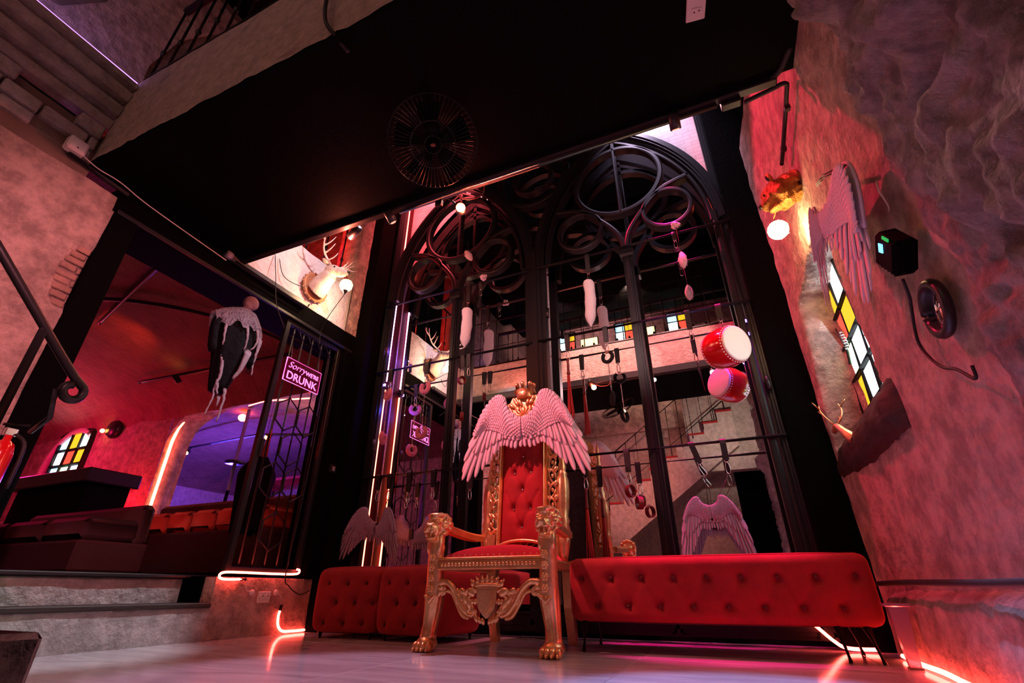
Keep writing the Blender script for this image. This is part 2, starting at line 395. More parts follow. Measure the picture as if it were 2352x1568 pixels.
# plaster parapet above the lintel, pillar strip, black post
pp = struct(rough_wall('wall_parapet', 'plaster_white', 1.9, 3.34, 2.715, 3.285, amp=.012, res=.03, th=.3), 'white plastered parapet carrying the deer head')
struct(rough_wall('wall_pillar', 'plaster', 3.30, 3.475, 2.715, 6.0, x=XL+.012, amp=.012, res=.03, th=.3), 'plastered pillar strip beside the black post')
struct(MB().box((XL-.02, 3.655, 3.0), (.36, .36, 6.2), ch=.012).build('trim_5', 'dark_wall', smooth=False), 'black post between the gate and the mirrors')
struct(MB().box((XL-.10, 3.41, 1.45), (.3, .14, 2.1), ch=.012).build('trim_6', 'dark_wall', smooth=False), 'black jamb beside the iron gate')
# upper room seen over the parapet
struct(MB().box((XL-2.0, 2.6, 5.0), (.1, 2.8, 3.6)).build('wall_upper_room', 'brick_vault', smooth=False), 'red lit wall of the upper room')
struct(MB().box((XL-1.0, 4.05, 5.0), (2.2, .1, 3.6)).build('wall_upper_room_end', 'plaster', smooth=False), 'end wall of the upper room')

# ---------------------------------------------------------------- steps, ledge and raised floor
def stepbox(name, x0, x1, y0, y1, z0, z1, m='plaster_step', amp=.006):
    mb = MB()
    mb.grid(max(2, int((y1-y0)/.05)), max(2, int((z1-z0)/.025)), lambda u, v: (x1+amp*fbm((y0+u*(y1-y0))*4, (z0+v*(z1-z0))*4, x1)+(.0 if 0 < v < 1 else -.004), y0+u*(y1-y0), z0+v*(z1-z0)))
    mb.box(((x0+x1)/2-.006, (y0+y1)/2, (z0+z1)/2), (x1-x0, y1-y0-.002, z1-z0-.004))
    return struct(mb.build(name, m))
s1 = stepbox('step_lower', -3.70, XL, .2, 2.575, 0, .195); s1['label'] = 'lower plastered step up to the red room'
s2 = stepbox('step_upper', -4.0, -3.63, .2, 2.52, .195, .37); s2['label'] = 'upper plastered step up to the red room'
struct(MB().box((-3.50, 1.39, .2105), (.31, 2.37, .03), ch=.006).build('step_tread', 'wood_dark', smooth=False), 'dark wooden tread on the lower step')
led = stepbox('ledge', -3.9, XL, 2.575, 3.475, 0, .385, 'plaster', .008); led['label'] = 'plastered ledge block beside the steps'
struct(MB().box((-3.64, 2.56, .30), (.34, .02, .18)).build('step_side', 'dark_wall', smooth=False), 'dark end face of the ledge')
struct(MB().box((-6.3, 2.2, .355), (5.2, 8.0, .06)).build('floor_raised', 'dark_wall', smooth=False), 'dark raised floor of the red room')
struct(MB().box((-3.85, 1.9, .385), (.5, 3.2, .025), ch=.006).build('trim_7', 'black_metal', smooth=False), 'black nosing of the raised floor')

# ---------------------------------------------------------------- bridge across the hall
struct(MB().box((-1.31, 1.455, 2.76), (4.1, 1.07, .10)).build('ceiling', 'black_paint', smooth=False), 'black painted underside of the bridge')
def fascia(name, y, z0, z1, face, rag):
    mb = MB(); n = 120
    mb.grid(n, 14, lambda u, v: (XL+u*4.1, y+face*(.004*fbm(u*16, v*3, y)), (z0+(rag*(nz(u*22, 0, 3)+.6*nz(u*60, 0, 1)) if v == 0 else 0))+v*(z1-z0)))
    mb.box((XL+2.05, y-face*.03, (z0+z1)/2+.01), (4.1, .055, z1-z0-.03))
    return struct(mb.build(name, 'plaster_fine'))
f1 = fascia('wall_bridge_front', .915, 2.745, 3.50, -1, .028); f1['label'] = 'rough plastered front face of the bridge'
f2 = fascia('wall_bridge_back', 2.0, 2.715, 3.23, 1, .004); f2['label'] = 'plastered back face of the bridge towards the mirrors'
struct(MB().box((-1.31, 1.45, 3.19), (4.1, 1.03, .06)).build('floor_bridge', 'wood_dark', smooth=False), 'floor of the bridge')
struct(MB().box((-1.35, 2.02, 2.725), (4.0, .05, .09), ch=.006).build('trim_8', 'black_metal', smooth=False), 'black steel channel along the back edge of the bridge')
# dark roof high above and far walls
struct(MB().box((-1.6, .3, 5.6), (5.2, 3.4, .1)).build('ceiling_top', 'black_paint', smooth=False), 'black ceiling high above the hall')

# ---------------------------------------------------------------- right wall: rough plaster turning into rock, window recess
WY0, WY1, WZ0, WZ1 = 2.50, 3.40, 1.08, 2.05
def sst(a, b_, x):
    t = min(1, max(0, (x-a)/(b_-a))); return t*t*(3-2*t)
ROCKS = [(1.05, 2.35, .42, .30, .10), (.55, 1.6, .55, .35, .12), (1.28, 1.75, .22, .12, .05), (.9, 1.1, .35, .3, .09), (1.25, 2.7, .25, .3, .07), (.2, 2.2, .5, .5, .10), (.1, .8, .5, .5, .08)]
HOLES = [(1.22, 2.0, .20, .075, .10), (1.16, 1.42, .15, .12, .07), (.72, 1.28, .12, .2, .05)]
def xr(y, z):
    x = XR-.05*sst(3.0, 3.7, y)+.012*fbm(y*1.6, z*1.6, 0)+.006*nz(y*8, z*8, 4)
    # deep rough furrows near the bear's lamp
    f = math.exp(-((y-3.02)/.30)**2-((z-2.45)/.45)**2)
    x -= .028*f*abs(nz(y*14+z*3, z*4, 9))+.012*f*nz(y*30, z*12, 2)
    # rock that bulges out near the camera
    b_ = 1.50+.13*nz(z*2.3, 1, 1)+.06*nz(z*6, 3, 3)+.10*(2.0-z)*.3
    k = sst(b_+.05, b_-.10, y)
    if k > 0:
        x -= k*(.06+.035*fbm(y*3, z*3, 7)+.034*abs(nz(y*9, z*9, 2))+.016*nz(y*23, z*23, 4))
        for cy, cz, ry, rz, a in ROCKS:
            d = 1-((y-cy)/ry)**2-((z-cz)/rz)**2+.5*nz(y*5, z*5, cy)
            x -= k*a*sst(0, .45, d)
        for cy, cz, ry, rz, a in HOLES:
            d = 1-((y-cy)/ry)**2-((z-cz)/rz)**2+.35*nz(y*6, z*6, cz)
            x += k*a*sst(0, .5, d)
    # window recess with an arched head and a splayed far side
    e = .02*nz(y*8, z*8, 8)+.012*nz(y*21, z*21, 8)
    top = WZ1+.10*(1-((y-2.95)/.5)**2)
    dy = min(y-(WY0+e), (WY1+.12*(WZ1-z)/(WZ1-WZ0)*0+.18*(1-(z-WZ0)/(WZ1-WZ0))+e)-y)
    dz = min(z-(WZ0+e), top+e-z)
    d = min(dy, dz)
    if d > 0:
        far = sst(0, .07, (WY1+.18*(1-(z-WZ0)/(WZ1-WZ0)))-y)
        x += .17*sst(0, .03, min(dz, y-WY0-e))*far
    return x
mb = MB(); y0, y1, z0, z1 = -1.6, 3.72, 0., 3.9
mb.grid(420, 300, lambda u, v: (xr(y0+u*(y1-y0), z0+v*(z1-z0)), y0+u*(y1-y0), z0+v*(z1-z0)))
wr = mb.build('wall_right', 'plaster'); struct(wr, 'rough red lit plaster wall turning into bulging rock')
# two looks on one surface: plaster and bare rock
wr.data.materials.append(MATS['rock'])
for p in wr.data.polygons:
    c = p.center
    if c.y < 1.47+.13*nz(c.z*2.3, 1, 1)+.06*nz(c.z*6, 3, 3)+.03*(2.0-c.z): p.material_index = 1
struct(MB().box((1.10, 1.06, 1.95), (.15, 5.5, 3.9)).build('wall_right_core', 'plaster', smooth=False), 'masonry behind the right wall')
struct(MB().box((.615, 3.755, 3.0), (.33, .25, 6.1), ch=.012).build('trim_9', 'dark_wall', smooth=False), 'black post between the mirrors and the right wall')
# low rough plinth with a dark rail at the foot of the right wall
mb = MB()
def pl(u, v):
    y = .9+u*2.55
    prof = [(0.74, .30), (.70, .275), (.675, .24), (.67, .15), (.665, .0)]
    t = v*4; i = min(3, int(t)); k = t-i
    x = prof[i][0]*(1-k)+prof[i+1][0]*k; z = prof[i][1]*(1-k)+prof[i+1][1]*k
    return (x+.012*fbm(y*5, z*6, 2)+.01*nz(y*18, z*18, 1), y, z+.008*nz(y*6, 1, 1)*(1-v))
mb.grid(90, 16, pl); struct(mb.build('plinth', 'plaster'), 'low crumbling plaster plinth along the right wall')
tag(MB().tube(spline([(.655, 3.5, .332), (.65, 2.8, .33), (.65, 2.0, .318), (.645, 1.2, .315)], 6), .012, 8).build('wall_pipe', 'cable_black'), 'thin dark pipe running along the plinth of the right wall', 'pipe')
# ================================================================== gothic mirror frame
BAYS = ((-3.07, -1.42), (-1.27, .40)); ZS = 3.20
def arch_pts(x0, x1, zs, n=18, y=YF, k=1.0):
    """pointed arch from (x0,zs) up to the apex and down to (x1,zs)"""
    r = (x1-x0)*k; xm = (x0+x1)/2; zap = zs+math.sqrt(r*r-(r-(x1-x0)/2)**2)
    a_end = math.degrees(math.atan2(zap-zs, xm-(x0+r)))
    L_ = [(x0+r+r*math.cos(R(180+(a_end-180)*i/n)), y, zs+r*math.sin(R(180+(a_end-180)*i/n))) for i in range(n+1)]
    return L_+[(x0+x1-p[0], p[1], p[2]) for p in L_[::-1][1:]]
def sweep_bar(mb, pts, wid, y0, y1, ribs=True):
    """a flat moulded bar following pts (in an x,z plane); rings are rectangles with a raised rib"""
    n = len(pts); rings = []
    for i, p in enumerate(pts):
        a = Vector(pts[max(i-1, 0)]); b_ = Vector(pts[min(i+1, n-1)]); d = (b_-a).normalized(); nn = Vector((-d.z, 0, d.x)); q = Vector((p[0], 0, p[2]))
        h = wid/2
        prof = [(-h, y1), (-h, y0+.03), (-h*.62, y0+.03), (-h*.62, y0+.012), (-h*.25, y0+.012), (-h*.25, y0), (h*.25, y0), (h*.25, y0+.012), (h*.62, y0+.012), (h*.62, y0+.03), (h, y0+.03), (h, y1)] if ribs else [(-h, y1), (-h, y0+.006), (-h*.5, y0), (h*.5, y0), (h, y0+.006), (h, y1)]
        rings.append([q+nn*s_+Vector((0, yy, 0)) for s_, yy in prof])
    mb.loft(rings)
fr = thing('gothic_screen', 'tall black gothic window frame with two pointed arches over mirrors', 'window frame', (-1.33, YF, 0))
yb0, yb1 = YF-.03, YF+.05
def bar(name, pts, wid, ribs=True, y0=yb0, y1=yb1, par=fr):
    mb = MB(); sweep_bar(mb, [(p[0], 0, p[-1]) for p in pts], wid, y0, y1, ribs); return mb.build(name, 'frame_black', par, False)
bar('side_post', [(-3.12, 0, .05), (-3.12, 0, 5.6)], .10); bar('side_post', [(.45, 0, .05), (.45, 0, 5.6)], .10)
bar('side_post', [(.36, 0, .05), (.36, 0, 3.3)], .05, False)
bar('centre_post', [(-1.345, 0, .05), (-1.345, 0, 3.35)], .20, True, yb0-.03)
bar('sill_rail', [(-3.15, 0, .10), (.48, 0, .10)], .12)
for x0, x1 in BAYS:
    xm = (x0+x1)/2
    bar('arch', arch_pts(x0-.03, x1+.03, ZS), .11, True, yb0-.02)
    bar('arch_inner_rib', arch_pts(x0+.06, x1-.06, ZS), .035, False)
    bar('mullion', [(xm, 0, .05), (xm, 0, ZS-.05)], .085)
    bar('mullion_cap', [(xm-.06, 0, ZS-.12), (xm+.06, 0, ZS-.12)], .10, False, yb0-.012)
    zc = ZS+.80; rb = .43
    bar('tracery_circle', [(xm+rb*math.cos(2*PI*i/72), 0, zc+rb*math.sin(2*PI*i/72)) for i in range(73)], .05, False)
    bar('tracery_stem', [(xm, 0, zc+rb), (xm, 0, ZS+1.40)], .04, False)
    bar('tracery_bar', [(xm, 0, zc-rb), (xm, 0, zc+rb)], .03, False)
    for s_ in (-1, 1):
        cxs = xm+s_*.42; zcs = ZS+.28
        bar('tracery_circle', [(cxs+.215*math.cos(2*PI*i/54), 0, zcs+.215*math.sin(2*PI*i/54)) for i in range(55)], .042, False)
        # branch that leaves the mullion and curves out to the arch
        bar('tracery_branch', spline([(xm+s_*.01, 0, ZS-.06), (xm+s_*.06, 0, ZS+.12), (xm+s_*.20, 0, ZS+.32), (xm+s_*.40, 0, ZS+.52), (xm+s_*.66, 0, ZS+.60)], 5), .048, False)
# hinges on the posts
for x, z in ((.405, 1.62), (-3.065, 1.55), (-3.065, 2.55), (-1.24, 2.6)):
    MB().lathe([(.014, -.05), (.017, -.05), (.017, .05), (.014, .05)], (x+.02, yb0-.012, z), (0, 0, 1), 10).build('hinge', 'black_metal', fr)
# mirror glass, one pane for each half bay, cut to the arch
for bi, (x0, x1) in enumerate(BAYS):
    xm = (x0+x1)/2; side = ('left', 'right')[bi]
    P_ = [(p[0], p[2]) for p in arch_pts(x0, x1, ZS)]
    half = len(P_)//2
    root = thing('mirror', 'tall pointed-arch mirror in the %s bay of the black frame, %s' % (side, 'beside the iron gate' if bi == 0 else 'above the long red bench'), 'mirror', (xm, YM, .15))
    lp = [(xm-.002, .15), (x0, .15)]+P_[:half+1]; lp[-1] = (xm-.002, P_[half][1])
    rp = [(x1, .15), (xm+.002, .15), (xm+.002, P_[half][1])]+P_[half+1:]
    for poly in (lp, rp): MB().prism(poly, (0, YM-.006, 0), (1, 0, 0), (0, 0, 1), (0, .012, 0)).build('mirror_pane', 'mirror_glass', root, False)
# dark mirror between the two arch heads, with its ring of tracery
PL = [(p[0], p[2]) for p in arch_pts(*BAYS[0], ZS)]; PRt = [(p[0], p[2]) for p in arch_pts(*BAYS[1], ZS)]
hl = len(PL)//2
MB().prism([(-1.345, ZS+.05)]+PRt[2:hl+1]+[(PRt[hl][0], 5.4), (PL[hl][0], 5.4)]+PL[hl:-2], (0, YM-.006, 0), (1, 0, 0), (0, 0, 1), (0, .012, 0)).build('trim_13', 'mirror_glass', None, False); struct(bpy.data.objects['trim_13'], 'dark mirror between the heads of the two pointed arches')
for rr, wd in ((.40, .055), (.22, .04)): bar('tracery_circle', [(-1.345+rr*math.cos(2*PI*i/72), 0, 4.42+rr*math.sin(2*PI*i/72)) for i in range(73)], wd, False)
for s_ in (-1, 1): bar('tracery_branch', spline([(-1.345+s_*.02, 0, 3.45), (-1.345+s_*.10, 0, 3.75), (-1.345+s_*.26, 0, 4.05), (-1.345+s_*.40, 0, 4.42)], 5), .045, False)
# reveal between frame and mirror
struct(MB().box((-3.105, 3.795, 2.8), (.02, .15, 5.5)).build('trim_10', 'reveal_red', smooth=False), 'left reveal of the mirror frame')
struct(MB().box((.435, 3.795, 2.8), (.02, .15, 5.5)).build('trim_11', 'reveal_red', smooth=False), 'right reveal of the mirror frame')
# horizontal rods for hanging things, one for each bay and height
RODS = {}
for nm, z, lb in (('A', 1.235, 'lowest'), ('B', 2.315, 'middle'), ('C', 3.13, 'top')):
    for bi, (x0, x1) in enumerate(BAYS):
        MB().tube([(x0-.07, YF-.045, z), (x1+.05, YF-.045, z)], .0135, 8).build('hanging_rod', 'black_metal', fr)
YR = YF-.045
# light tubes in the left reveal
def tubelight(pts, r, m, label, name='neon_tube', cat='neon light'):
    return tag(MB().tube(pts, r, 8).build(name, m), label, cat)
tubelight([(-3.075, 3.74, .42), (-3.075, 3.74, 2.16)], .0085, 'neon_orange', 'orange red light tube up the lower left side of the mirror frame')
tubelight([(-3.075, 3.74, 2.26), (-3.075, 3.74, 3.24)], .0085, 'neon_pinkwhite', 'pinkish white light tube higher up the left side of the mirror frame')
tubelight([(-3.085, 3.77, 3.75), (-3.085, 3.77, 5.2)], .0085, 'neon_red', 'red light tube left of the left arch tip')
tubelight([(.415, 3.79, 3.5), (.415, 3.79, 5.2)], .0085, 'neon_red', 'red light tube right of the right arch tip')
for i, (x, z) in enumerate(((-3.07, 2.20), (.375, 2.175), (.372, 2.06))):
    t = thing('led_clip', ('violet led clip on the left side of the mirror frame', 'upper violet led clip beside the red drum', 'lower violet led clip beside the red drum')[i], 'led light', (x, 3.73, z))
    MB().box((x, 3.73, z), (.05, .05, .03), ch=.004).build('housing', 'black_metal', t, False)
    MB().box((x, 3.70, z), (.042, .012, .022)).build('lens', 'led_violet', t, False)
light('led_violet_left', 'POINT', (-3.02, 3.72, 2.6), (.30, .10, 1), 2.2, None, .003)
light('led_blue_left', 'POINT', (-2.98, 3.74, 1.95), (.05, .08, 1), 3.0, None, .003)
light('led_violet_right', 'POINT', (.33, 3.72, 1.95), (.30, .08, 1), 1.2, None, .003)
# unseen wash spots added to brighten the brick above the arches
light('spandrel_wash', 'SPOT', (-.2, 3.2, 5.3), (.86, .66, 1.0), 150, (0, 3.9, 4.4), .05, 80, .8)
light('spandrel_wash_left', 'SPOT', (-2.4, 3.2, 5.3), (1, .09, .11), 400, (-2.7, 3.9, 4.4), .05, 80, .8)
# ================================================================== throne
TX, TY = -1.315, 2.70
th = thing('throne', 'tall golden carved throne with lion-head arms and red tufted back', 'throne', (TX, TY+.3, 0))
def W(x, y, z): return Vector((TX+x, TY+y, z))
def fluted(c, rx, ry, n=24, amp=.10, k=7, ph=0.):
    out = []
    for i in range(n):
        a = 2*PI*i/n; g = 1+amp*math.cos(k*a+ph)
        out.append(Vector((c[0]+rx*g*math.cos(a), c[1]+ry*g*math.sin(a), c[2])))
    return out
for s in (-1, 1):
    # curved front leg: fluted shank, square carved knee block
    mb = MB(); rings = []
    for (z, ox, oy, rx, ry, am) in ((.045, .012, -.01, .050, .055, .02), (.085, .012, .0, .042, .045, .05), (.13, .008, .008, .040, .044, .10), (.19, .0, .012, .046, .050, .11), (.25, -.006, .01, .052, .054, .10), (.29, -.008, .006, .055, .054, .04), (.33, -.008, .004, .053, .050, .0), (.42, -.006, .002, .050, .048, 0), (.50, -.004, 0, .047, .046, 0), (.53, -.004, 0, .053, .05, .0), (.55, -.004, 0, .046, .045, 0), (.60, 0, 0, .040, .045, 0)):
        c = W(s*.362+s*ox, oy, z); rings.append(fluted(c, rx, ry, 28, am, 9))
    mb.loft(rings); leg = mb.build('leg', 'gold', th)
    # paw with four toes
    pb = MB(); pb.ell(W(s*.374, -.012, .04), (.058, .065, .040), 14, 10)
    for q in range(4): pb.ell(W(s*.374+(-.042+q*.028), -.064+.008*abs(q-1.5), .026), (.0175, .032, .026), 10, 8)
    for q in range(4): pb.ell(W(s*.374+(-.042+q*.028), -.092+.008*abs(q-1.5), .013), (.008, .012, .010), 8, 6)
    pb.build('paw', 'gold', leg)
    # row of rosettes down the knee block
    for q in range(4):
        rb = MB(); c = W(s*.352, -.052, .31+q*.055)
        for p in range(6): a = p*PI/3; rb.ell(c+Vector((.013*math.cos(a), 0, .013*math.sin(a))), (.0095, .007, .0095), 8, 6)
        rb.ell(c+Vector((0, -.006, 0)), (.007, .006, .007), 8, 6)
        rb.build('rosette', 'gold', leg)
    sh = MB()
    for q in range(5): a = R(-60+q*30); sh.ell(W(s*.352+.022*math.sin(a), -.050, .275-.022*math.cos(a)), (.011, .008, .024), 8, 6, Matrix.Rotation(a, 3, 'Y'))
    sh.build('shell_carving', 'gold', leg)
    # lion head that ends the arm
    hb = MB(); C = W(s*.358, -.02, .635)
    def e(x, y, z, r, M=None): hb.ell(C+Vector((x, y, z)), r, 14, 10, M)
    e(0, .03, .02, (.062, .07, .065)); e(0, -.04, .0, (.042, .05, .036)); e(0, -.075, .004, (.030, .022, .022))
    e(-.022, -.07, -.018, (.020, .022, .018)); e(.022, -.07, -.018, (.020, .022, .018))
    e(0, -.055, -.062, (.028, .030, .013)); e(0, -.03, -.06, (.034, .035, .018))
    e(-.030, -.030, .038, (.022, .020, .013)); e(.030, -.030, .038, (.022, .020, .013)); e(0, .0, .075, (.058, .06, .018)); e(0, -.03, .06, (.03, .03, .02))
    e(-.056, .02, .06, (.016, .012, .02)); e(.056, .02, .06, (.016, .012, .02))
    e(-.034, -.045, -.03, (.014, .02, .022)); e(.034, -.045, -.03, (.014, .02, .022))
    for q in range(9):
        a = R(-110+q*27.5); e(.066*math.sin(a), .055, .02+.066*math.cos(a), (.017, .035, .017))
        e(.060*math.sin(a*1.02), .02, -.005+.070*math.cos(a), (.014, .03, .014))
    for q in range(5): e(-.04+q*.02, .0, -.095-.01*(2-abs(q-2)), (.012, .022, .05))
    e(0, .02, -.06, (.05, .045, .07))
    head = hb.build('lion_head', 'gold', th, mods=[REMESH(.0055), SMOOTH])
    for q in (-1, 1):
        MB().ell(C+Vector((q*.033, -.048, .022)), (.011, .008, .010), 10, 8).build('eye', 'gold', head)
        MB().lathe([(.0055, 0), (.004, .012), (.0008, .024)], C+Vector((q*.014, -.078, -.030)), (0, 0, -1), 8).build('fang', 'gold', head)
    # arm
    ab = MB(); pts = [W(s*.355, .04, .655), W(s*.350, .2, .635), W(s*.335, .38, .620), W(s*.32, .50, .62)]
    rings = []
    for p in spline(pts, 4): rings.append([p+Vector((x, 0, z)) for x, z in ((-.030, -.022), (-.012, -.022), (-.012, -.016), (.012, -.016), (.012, -.022), (.030, -.022), (.032, .012), (.022, .024), (.014, .018), (-.014, .018), (-.022, .024), (-.032, .012))])
    ab.loft(rings); ab.build('arm', 'gold', th, False)
    # back leg and tall turned post
    MB().loft([[W(s*.27+dx*w_, .62+dy*w_+(.05 if z < .1 else 0), z) for dx, dy in ((-1, -1), (1, -1), (1, 1), (-1, 1))] for z, w_ in ((0, .026), (.2, .028), (.42, .032), (.47, .032))]).build('back_leg', 'gold', th, False)
    pr = [(.028, .45), (.034, .50), (.045, .56), (.050, .60), (.038, .64), (.052, .66), (.040, .69), (.050, .71), (.038, .74), (.046, .80), (.050, .90), (.046, .98), (.034, 1.02), (.040, 1.03), (.026, 1.05), (.03, 1.08), (.018, 1.12), (.024, 1.15), (.014, 1.18), (.018, 1.25), (.020, 1.35), (.014, 1.38), (.022, 1.41), (.012, 1.44), (.016, 1.47), (.004, 1.54)]
    pbm = MB(); pbm.loft([fluted(W(s*.275, .52+.10*(z-.45), z), r_*1.0, r_*1.0, 24, .08 if .74 < z < 1.0 else 0, 8) for r_, z in pr]); pbm.build('back_post', 'gold', th)
# seat: rail with beads, side rails, cushion
srail = MB().box(W(0, -.012, .432), (.66, .05, .055), ch=.008).build('seat_rail', 'gold', th, False)
bd = None
for q in range(26):
    c = W(-.29+q*.0232, -.040, .432)
    if bd is None: bd = MB().ell((0, 0, 0), (.0105, .008, .0105), 8, 6).build('bead', 'gold', srail); bd.matrix_basis = Matrix.Translation(c)
    else: share(bd, srail, Matrix.Translation(c))
for s in (-1, 1): MB().box(W(s*.31, .28, .432), (.05, .56, .055), Matrix.Rotation(s*.10, 3, 'Z'), ch=.008).build('side_rail', 'gold', th, False)
MB().box(W(0, -.012, .465), (.66, .056, .014), ch=.005).build('seat_moulding', 'gold', th, False)
def cush(u, v):
    x = (u-.5)*2; y = v
    w_ = .325-.05*y
    h = (1-abs(x)**3.2)*(1-abs(2*y-1)**5)
    return W(x*w_, .0+y*.54, .462+.075*h**.45*(1+.12*math.sin(x*2.2+1.2)))
MB().grid(30, 20, cush).build('seat_cushion', 'velvet_bright', th)
MB().box(W(0, .27, .450), (.60, .52, .03)).build('seat_base', 'velvet_red', th, False)
nl = None
for q in range(17):
    c = W(-.30+q*.0375, -.022, .482)
    if nl is None: nl = MB().ell((0, 0, 0), .0045, 6, 4).build('nail', 'gold', srail); nl.matrix_basis = Matrix.Translation(c)
    else: share(nl, srail, Matrix.Translation(c))
# carved apron with shield, crown and scrolls
SH = [(-.062, .045), (.062, .045), (.060, -.02), (.048, -.065), (.02, -.098), (0, -.112), (-.02, -.098), (-.048, -.065), (-.060, -.02)]
apb = MB().prism(SH, W(0, -.030, .275), (1, 0, 0), (0, 0, 1), (0, .04, 0)).prism([(a*.72, b_*.72-.006) for a, b_ in SH], W(0, -.042, .275), (1, 0, 0), (0, 0, 1), (0, .02, 0)).prism([(a*.5, b_*.5-.010) for a, b_ in SH], W(0, -.048, .275), (1, 0, 0), (0, 0, 1), (0, .02, 0))
shield = apb.build('shield', 'gold', th, False)
cb = MB()
for q in range(7):
    t = (q-3)/3; cb.ell(W(t*.088, -.022, .352-.018*t*t), (.017, .012, .020), 8, 6); cb.ell(W(t*.100, -.020, .374-.022*t*t), (.009, .009, .010), 8, 6)
cb.tube(spline([W(-.085, -.022, .322), W(-.04, -.03, .328), W(0, -.032, .33), W(.04, -.03, .328), W(.085, -.022, .322)], 4), .010, 8)
cb.build('shield_crown', 'gold', shield)
for s in (-1, 1):
    sc = MB()
    sc.tube(spline([W(s*.315, -.01, .335), W(s*.285, -.012, .342), W(s*.25, -.015, .338), W(s*.205, -.018, .30), W(s*.165, -.020, .235), W(s*.125, -.022, .190), W(s*.085, -.022, .178)], 6), [.022]*6+[.020]*12+[.018]*12+[.015]*7, 10)
    sc.tube(spline([W(s*.27, -.012, .300), W(s*.225, -.014, .285), W(s*.19, -.016, .23), W(s*.15, -.018, .175), W(s*.11, -.018, .165)], 5), [.010]*21, 8)
    sc.tube([W(s*.285+.022*math.cos(a*.5)*(1-a*.03), -.018, .295+.022*math.sin(a*.5)*(1-a*.03)) for a in range(26)], .009, 8)
    for (x, z, rx, rz, an) in ((.11, .235, .018, .036, 20), (.135, .255, .016, .034, 35), (.10, .29, .02, .03, 50), (.15, .295, .016, .028, 60), (.085, .20, .016, .03, 10), (.115, .20, .014, .028, -15), (.062, .165, .014, .024, 25), (.04, .155, .013, .02, 35), (.02, .150, .012, .018, 20), (.17, .265, .012, .028, 40), (.19, .245, .01, .024, 35), (.31, .29, .022, .026, 0), (.30, .315, .02, .018, 0)):
        sc.ell(W(s*x, -.024, z), (rx, .010, rz), 10, 6, Matrix.Rotation(R(s*an), 3, 'Y'))
    for k in range(16):
        t = k/15; x = .068+.125*t; zt = .325-.055*t; zb = .165+.115*t*t+.02*t
        for z in (zb+(zt-zb)*.15, zb+(zt-zb)*.5, zb+(zt-zb)*.85): sc.ell(W(s*(x+.006*math.sin(k*2.1+z*40)), -.020, z), (.012, .009, .017), 8, 6, Matrix.Rotation(R(s*(30+50*math.sin(k*1.7+z*60))), 3, 'Y'))
    sc.tube(spline([W(s*.06, -.02, .30), W(s*.11, -.022, .305), W(s*.15, -.022, .285), W(s*.19, -.02, .30)], 5), .009, 8)
    sc.tube(spline([W(s*.055, -.02, .19), W(s*.09, -.022, .215), W(s*.12, -.022, .255), W(s*.10, -.02, .275)], 5), .008, 8)
    sc.build('apron_scroll', 'gold', th)
    MB().box(W(s*.305, -.008, .325), (.045, .03, .06), ch=.006).build('apron_block', 'gold', th, False)
# back: tufted panel, gilded frame, pierced sides, crest with crown
BZ0, BZ1, BW = .575, 1.52, .155
def by(z): return .50+.09*(z-.5)
TUFT = [(0, .68), (-.062, .80), (.062, .80), (0, .93), (-.062, 1.05), (.062, 1.05), (0, 1.17), (-.062, 1.29), (.062, 1.29), (0, 1.41)]
def bk(u, v):
    x = (u-.5)*2*BW; z = BZ0+v*(BZ1-BZ0); d = 0
    for tx, tz in TUFT: d += .026*math.exp(-(((x-tx)/.028)**2+((z-tz)/.03)**2))
    for tx, tz in TUFT:
        for sx in (-1, 1):   # folds that run diagonally between buttons
            t = ((x-tx)*sx*.062+(z-tz)*.12)/(.062**2+.12**2)
            if 0 < t < 1: q = abs((x-tx)*.12-(z-tz)*sx*.062)/.135; d += .008*math.exp(-(q/.010)**2)
    pf = .03*(1-abs(2*u-1)**4)*(1-abs(2*v-1)**10)
    return W(x, by(z)-.02-pf+d, z)
bp_ = MB().grid(36, 90, bk).build('back_cushion', 'velvet_red', th)
tb = None
for tx, tz in TUFT:
    M = Matrix.Translation(W(tx, by(tz)-.026, tz))
    if tb is None: tb = MB().ell((0, 0, 0), (.009, .006, .009), 10, 6).build('button', 'chrome', bp_); tb.matrix_basis = M
    else: share(tb, bp_, M)
for s in (-1, 1):
    MB().loft([[W(s*.170+x, by(z)+y, z) for x, y in ((-.016, .02), (-.016, -.03), (-.006, -.045), (.006, -.03), (.016, -.045), (.018, .02))] for z in (.50, .7, .9, 1.1, 1.3, 1.55)]).build('back_stile', 'gold', th, False)
    fb = MB(); z = .62; q = 0
    while z < 1.50:
        fb.tube([W(s*(.218+.026*math.cos(a)), by(z)-.01, z+.042*math.sin(a)+.02*math.cos(a)*(1 if q % 2 else -1)) for a in [2*PI*i/14 for i in range(14)]], .0095, 6, True)
        fb.ell(W(s*.245, by(z)-.015, z+.045), (.016, .012, .026), 8, 6, Matrix.Rotation(s*.5, 3, 'Y')); fb.ell(W(s*.196, by(z)-.015, z+.045), (.012, .011, .022), 8, 6, Matrix.Rotation(-s*.5, 3, 'Y'))
        fb.ell(W(s*.222, by(z)-.018, z), (.010, .010, .016), 8, 6)
        z += .098; q += 1
    fb.build('pierced_carving', 'gold', th)
    MB().loft([[W(s*.225+x, by(z)+y, z) for x, y in ((-.04, .0), (-.03, -.035), (.03, -.035), (.04, .0))] for z in (.44, .5, .58, .64)]).build('back_bracket', 'gold', th, False)
MB().box(W(0, by(.53)-.005, .50), (.42, .05, .10), ch=.01).build('back_rail', 'gold', th, False)
arcb = MB()
arcb.tube([W(.19*math.cos(a), by(.54)-.035, .530+.065*math.sin(a)) for a in [PI*i/16 for i in range(17)]], .012, 8)
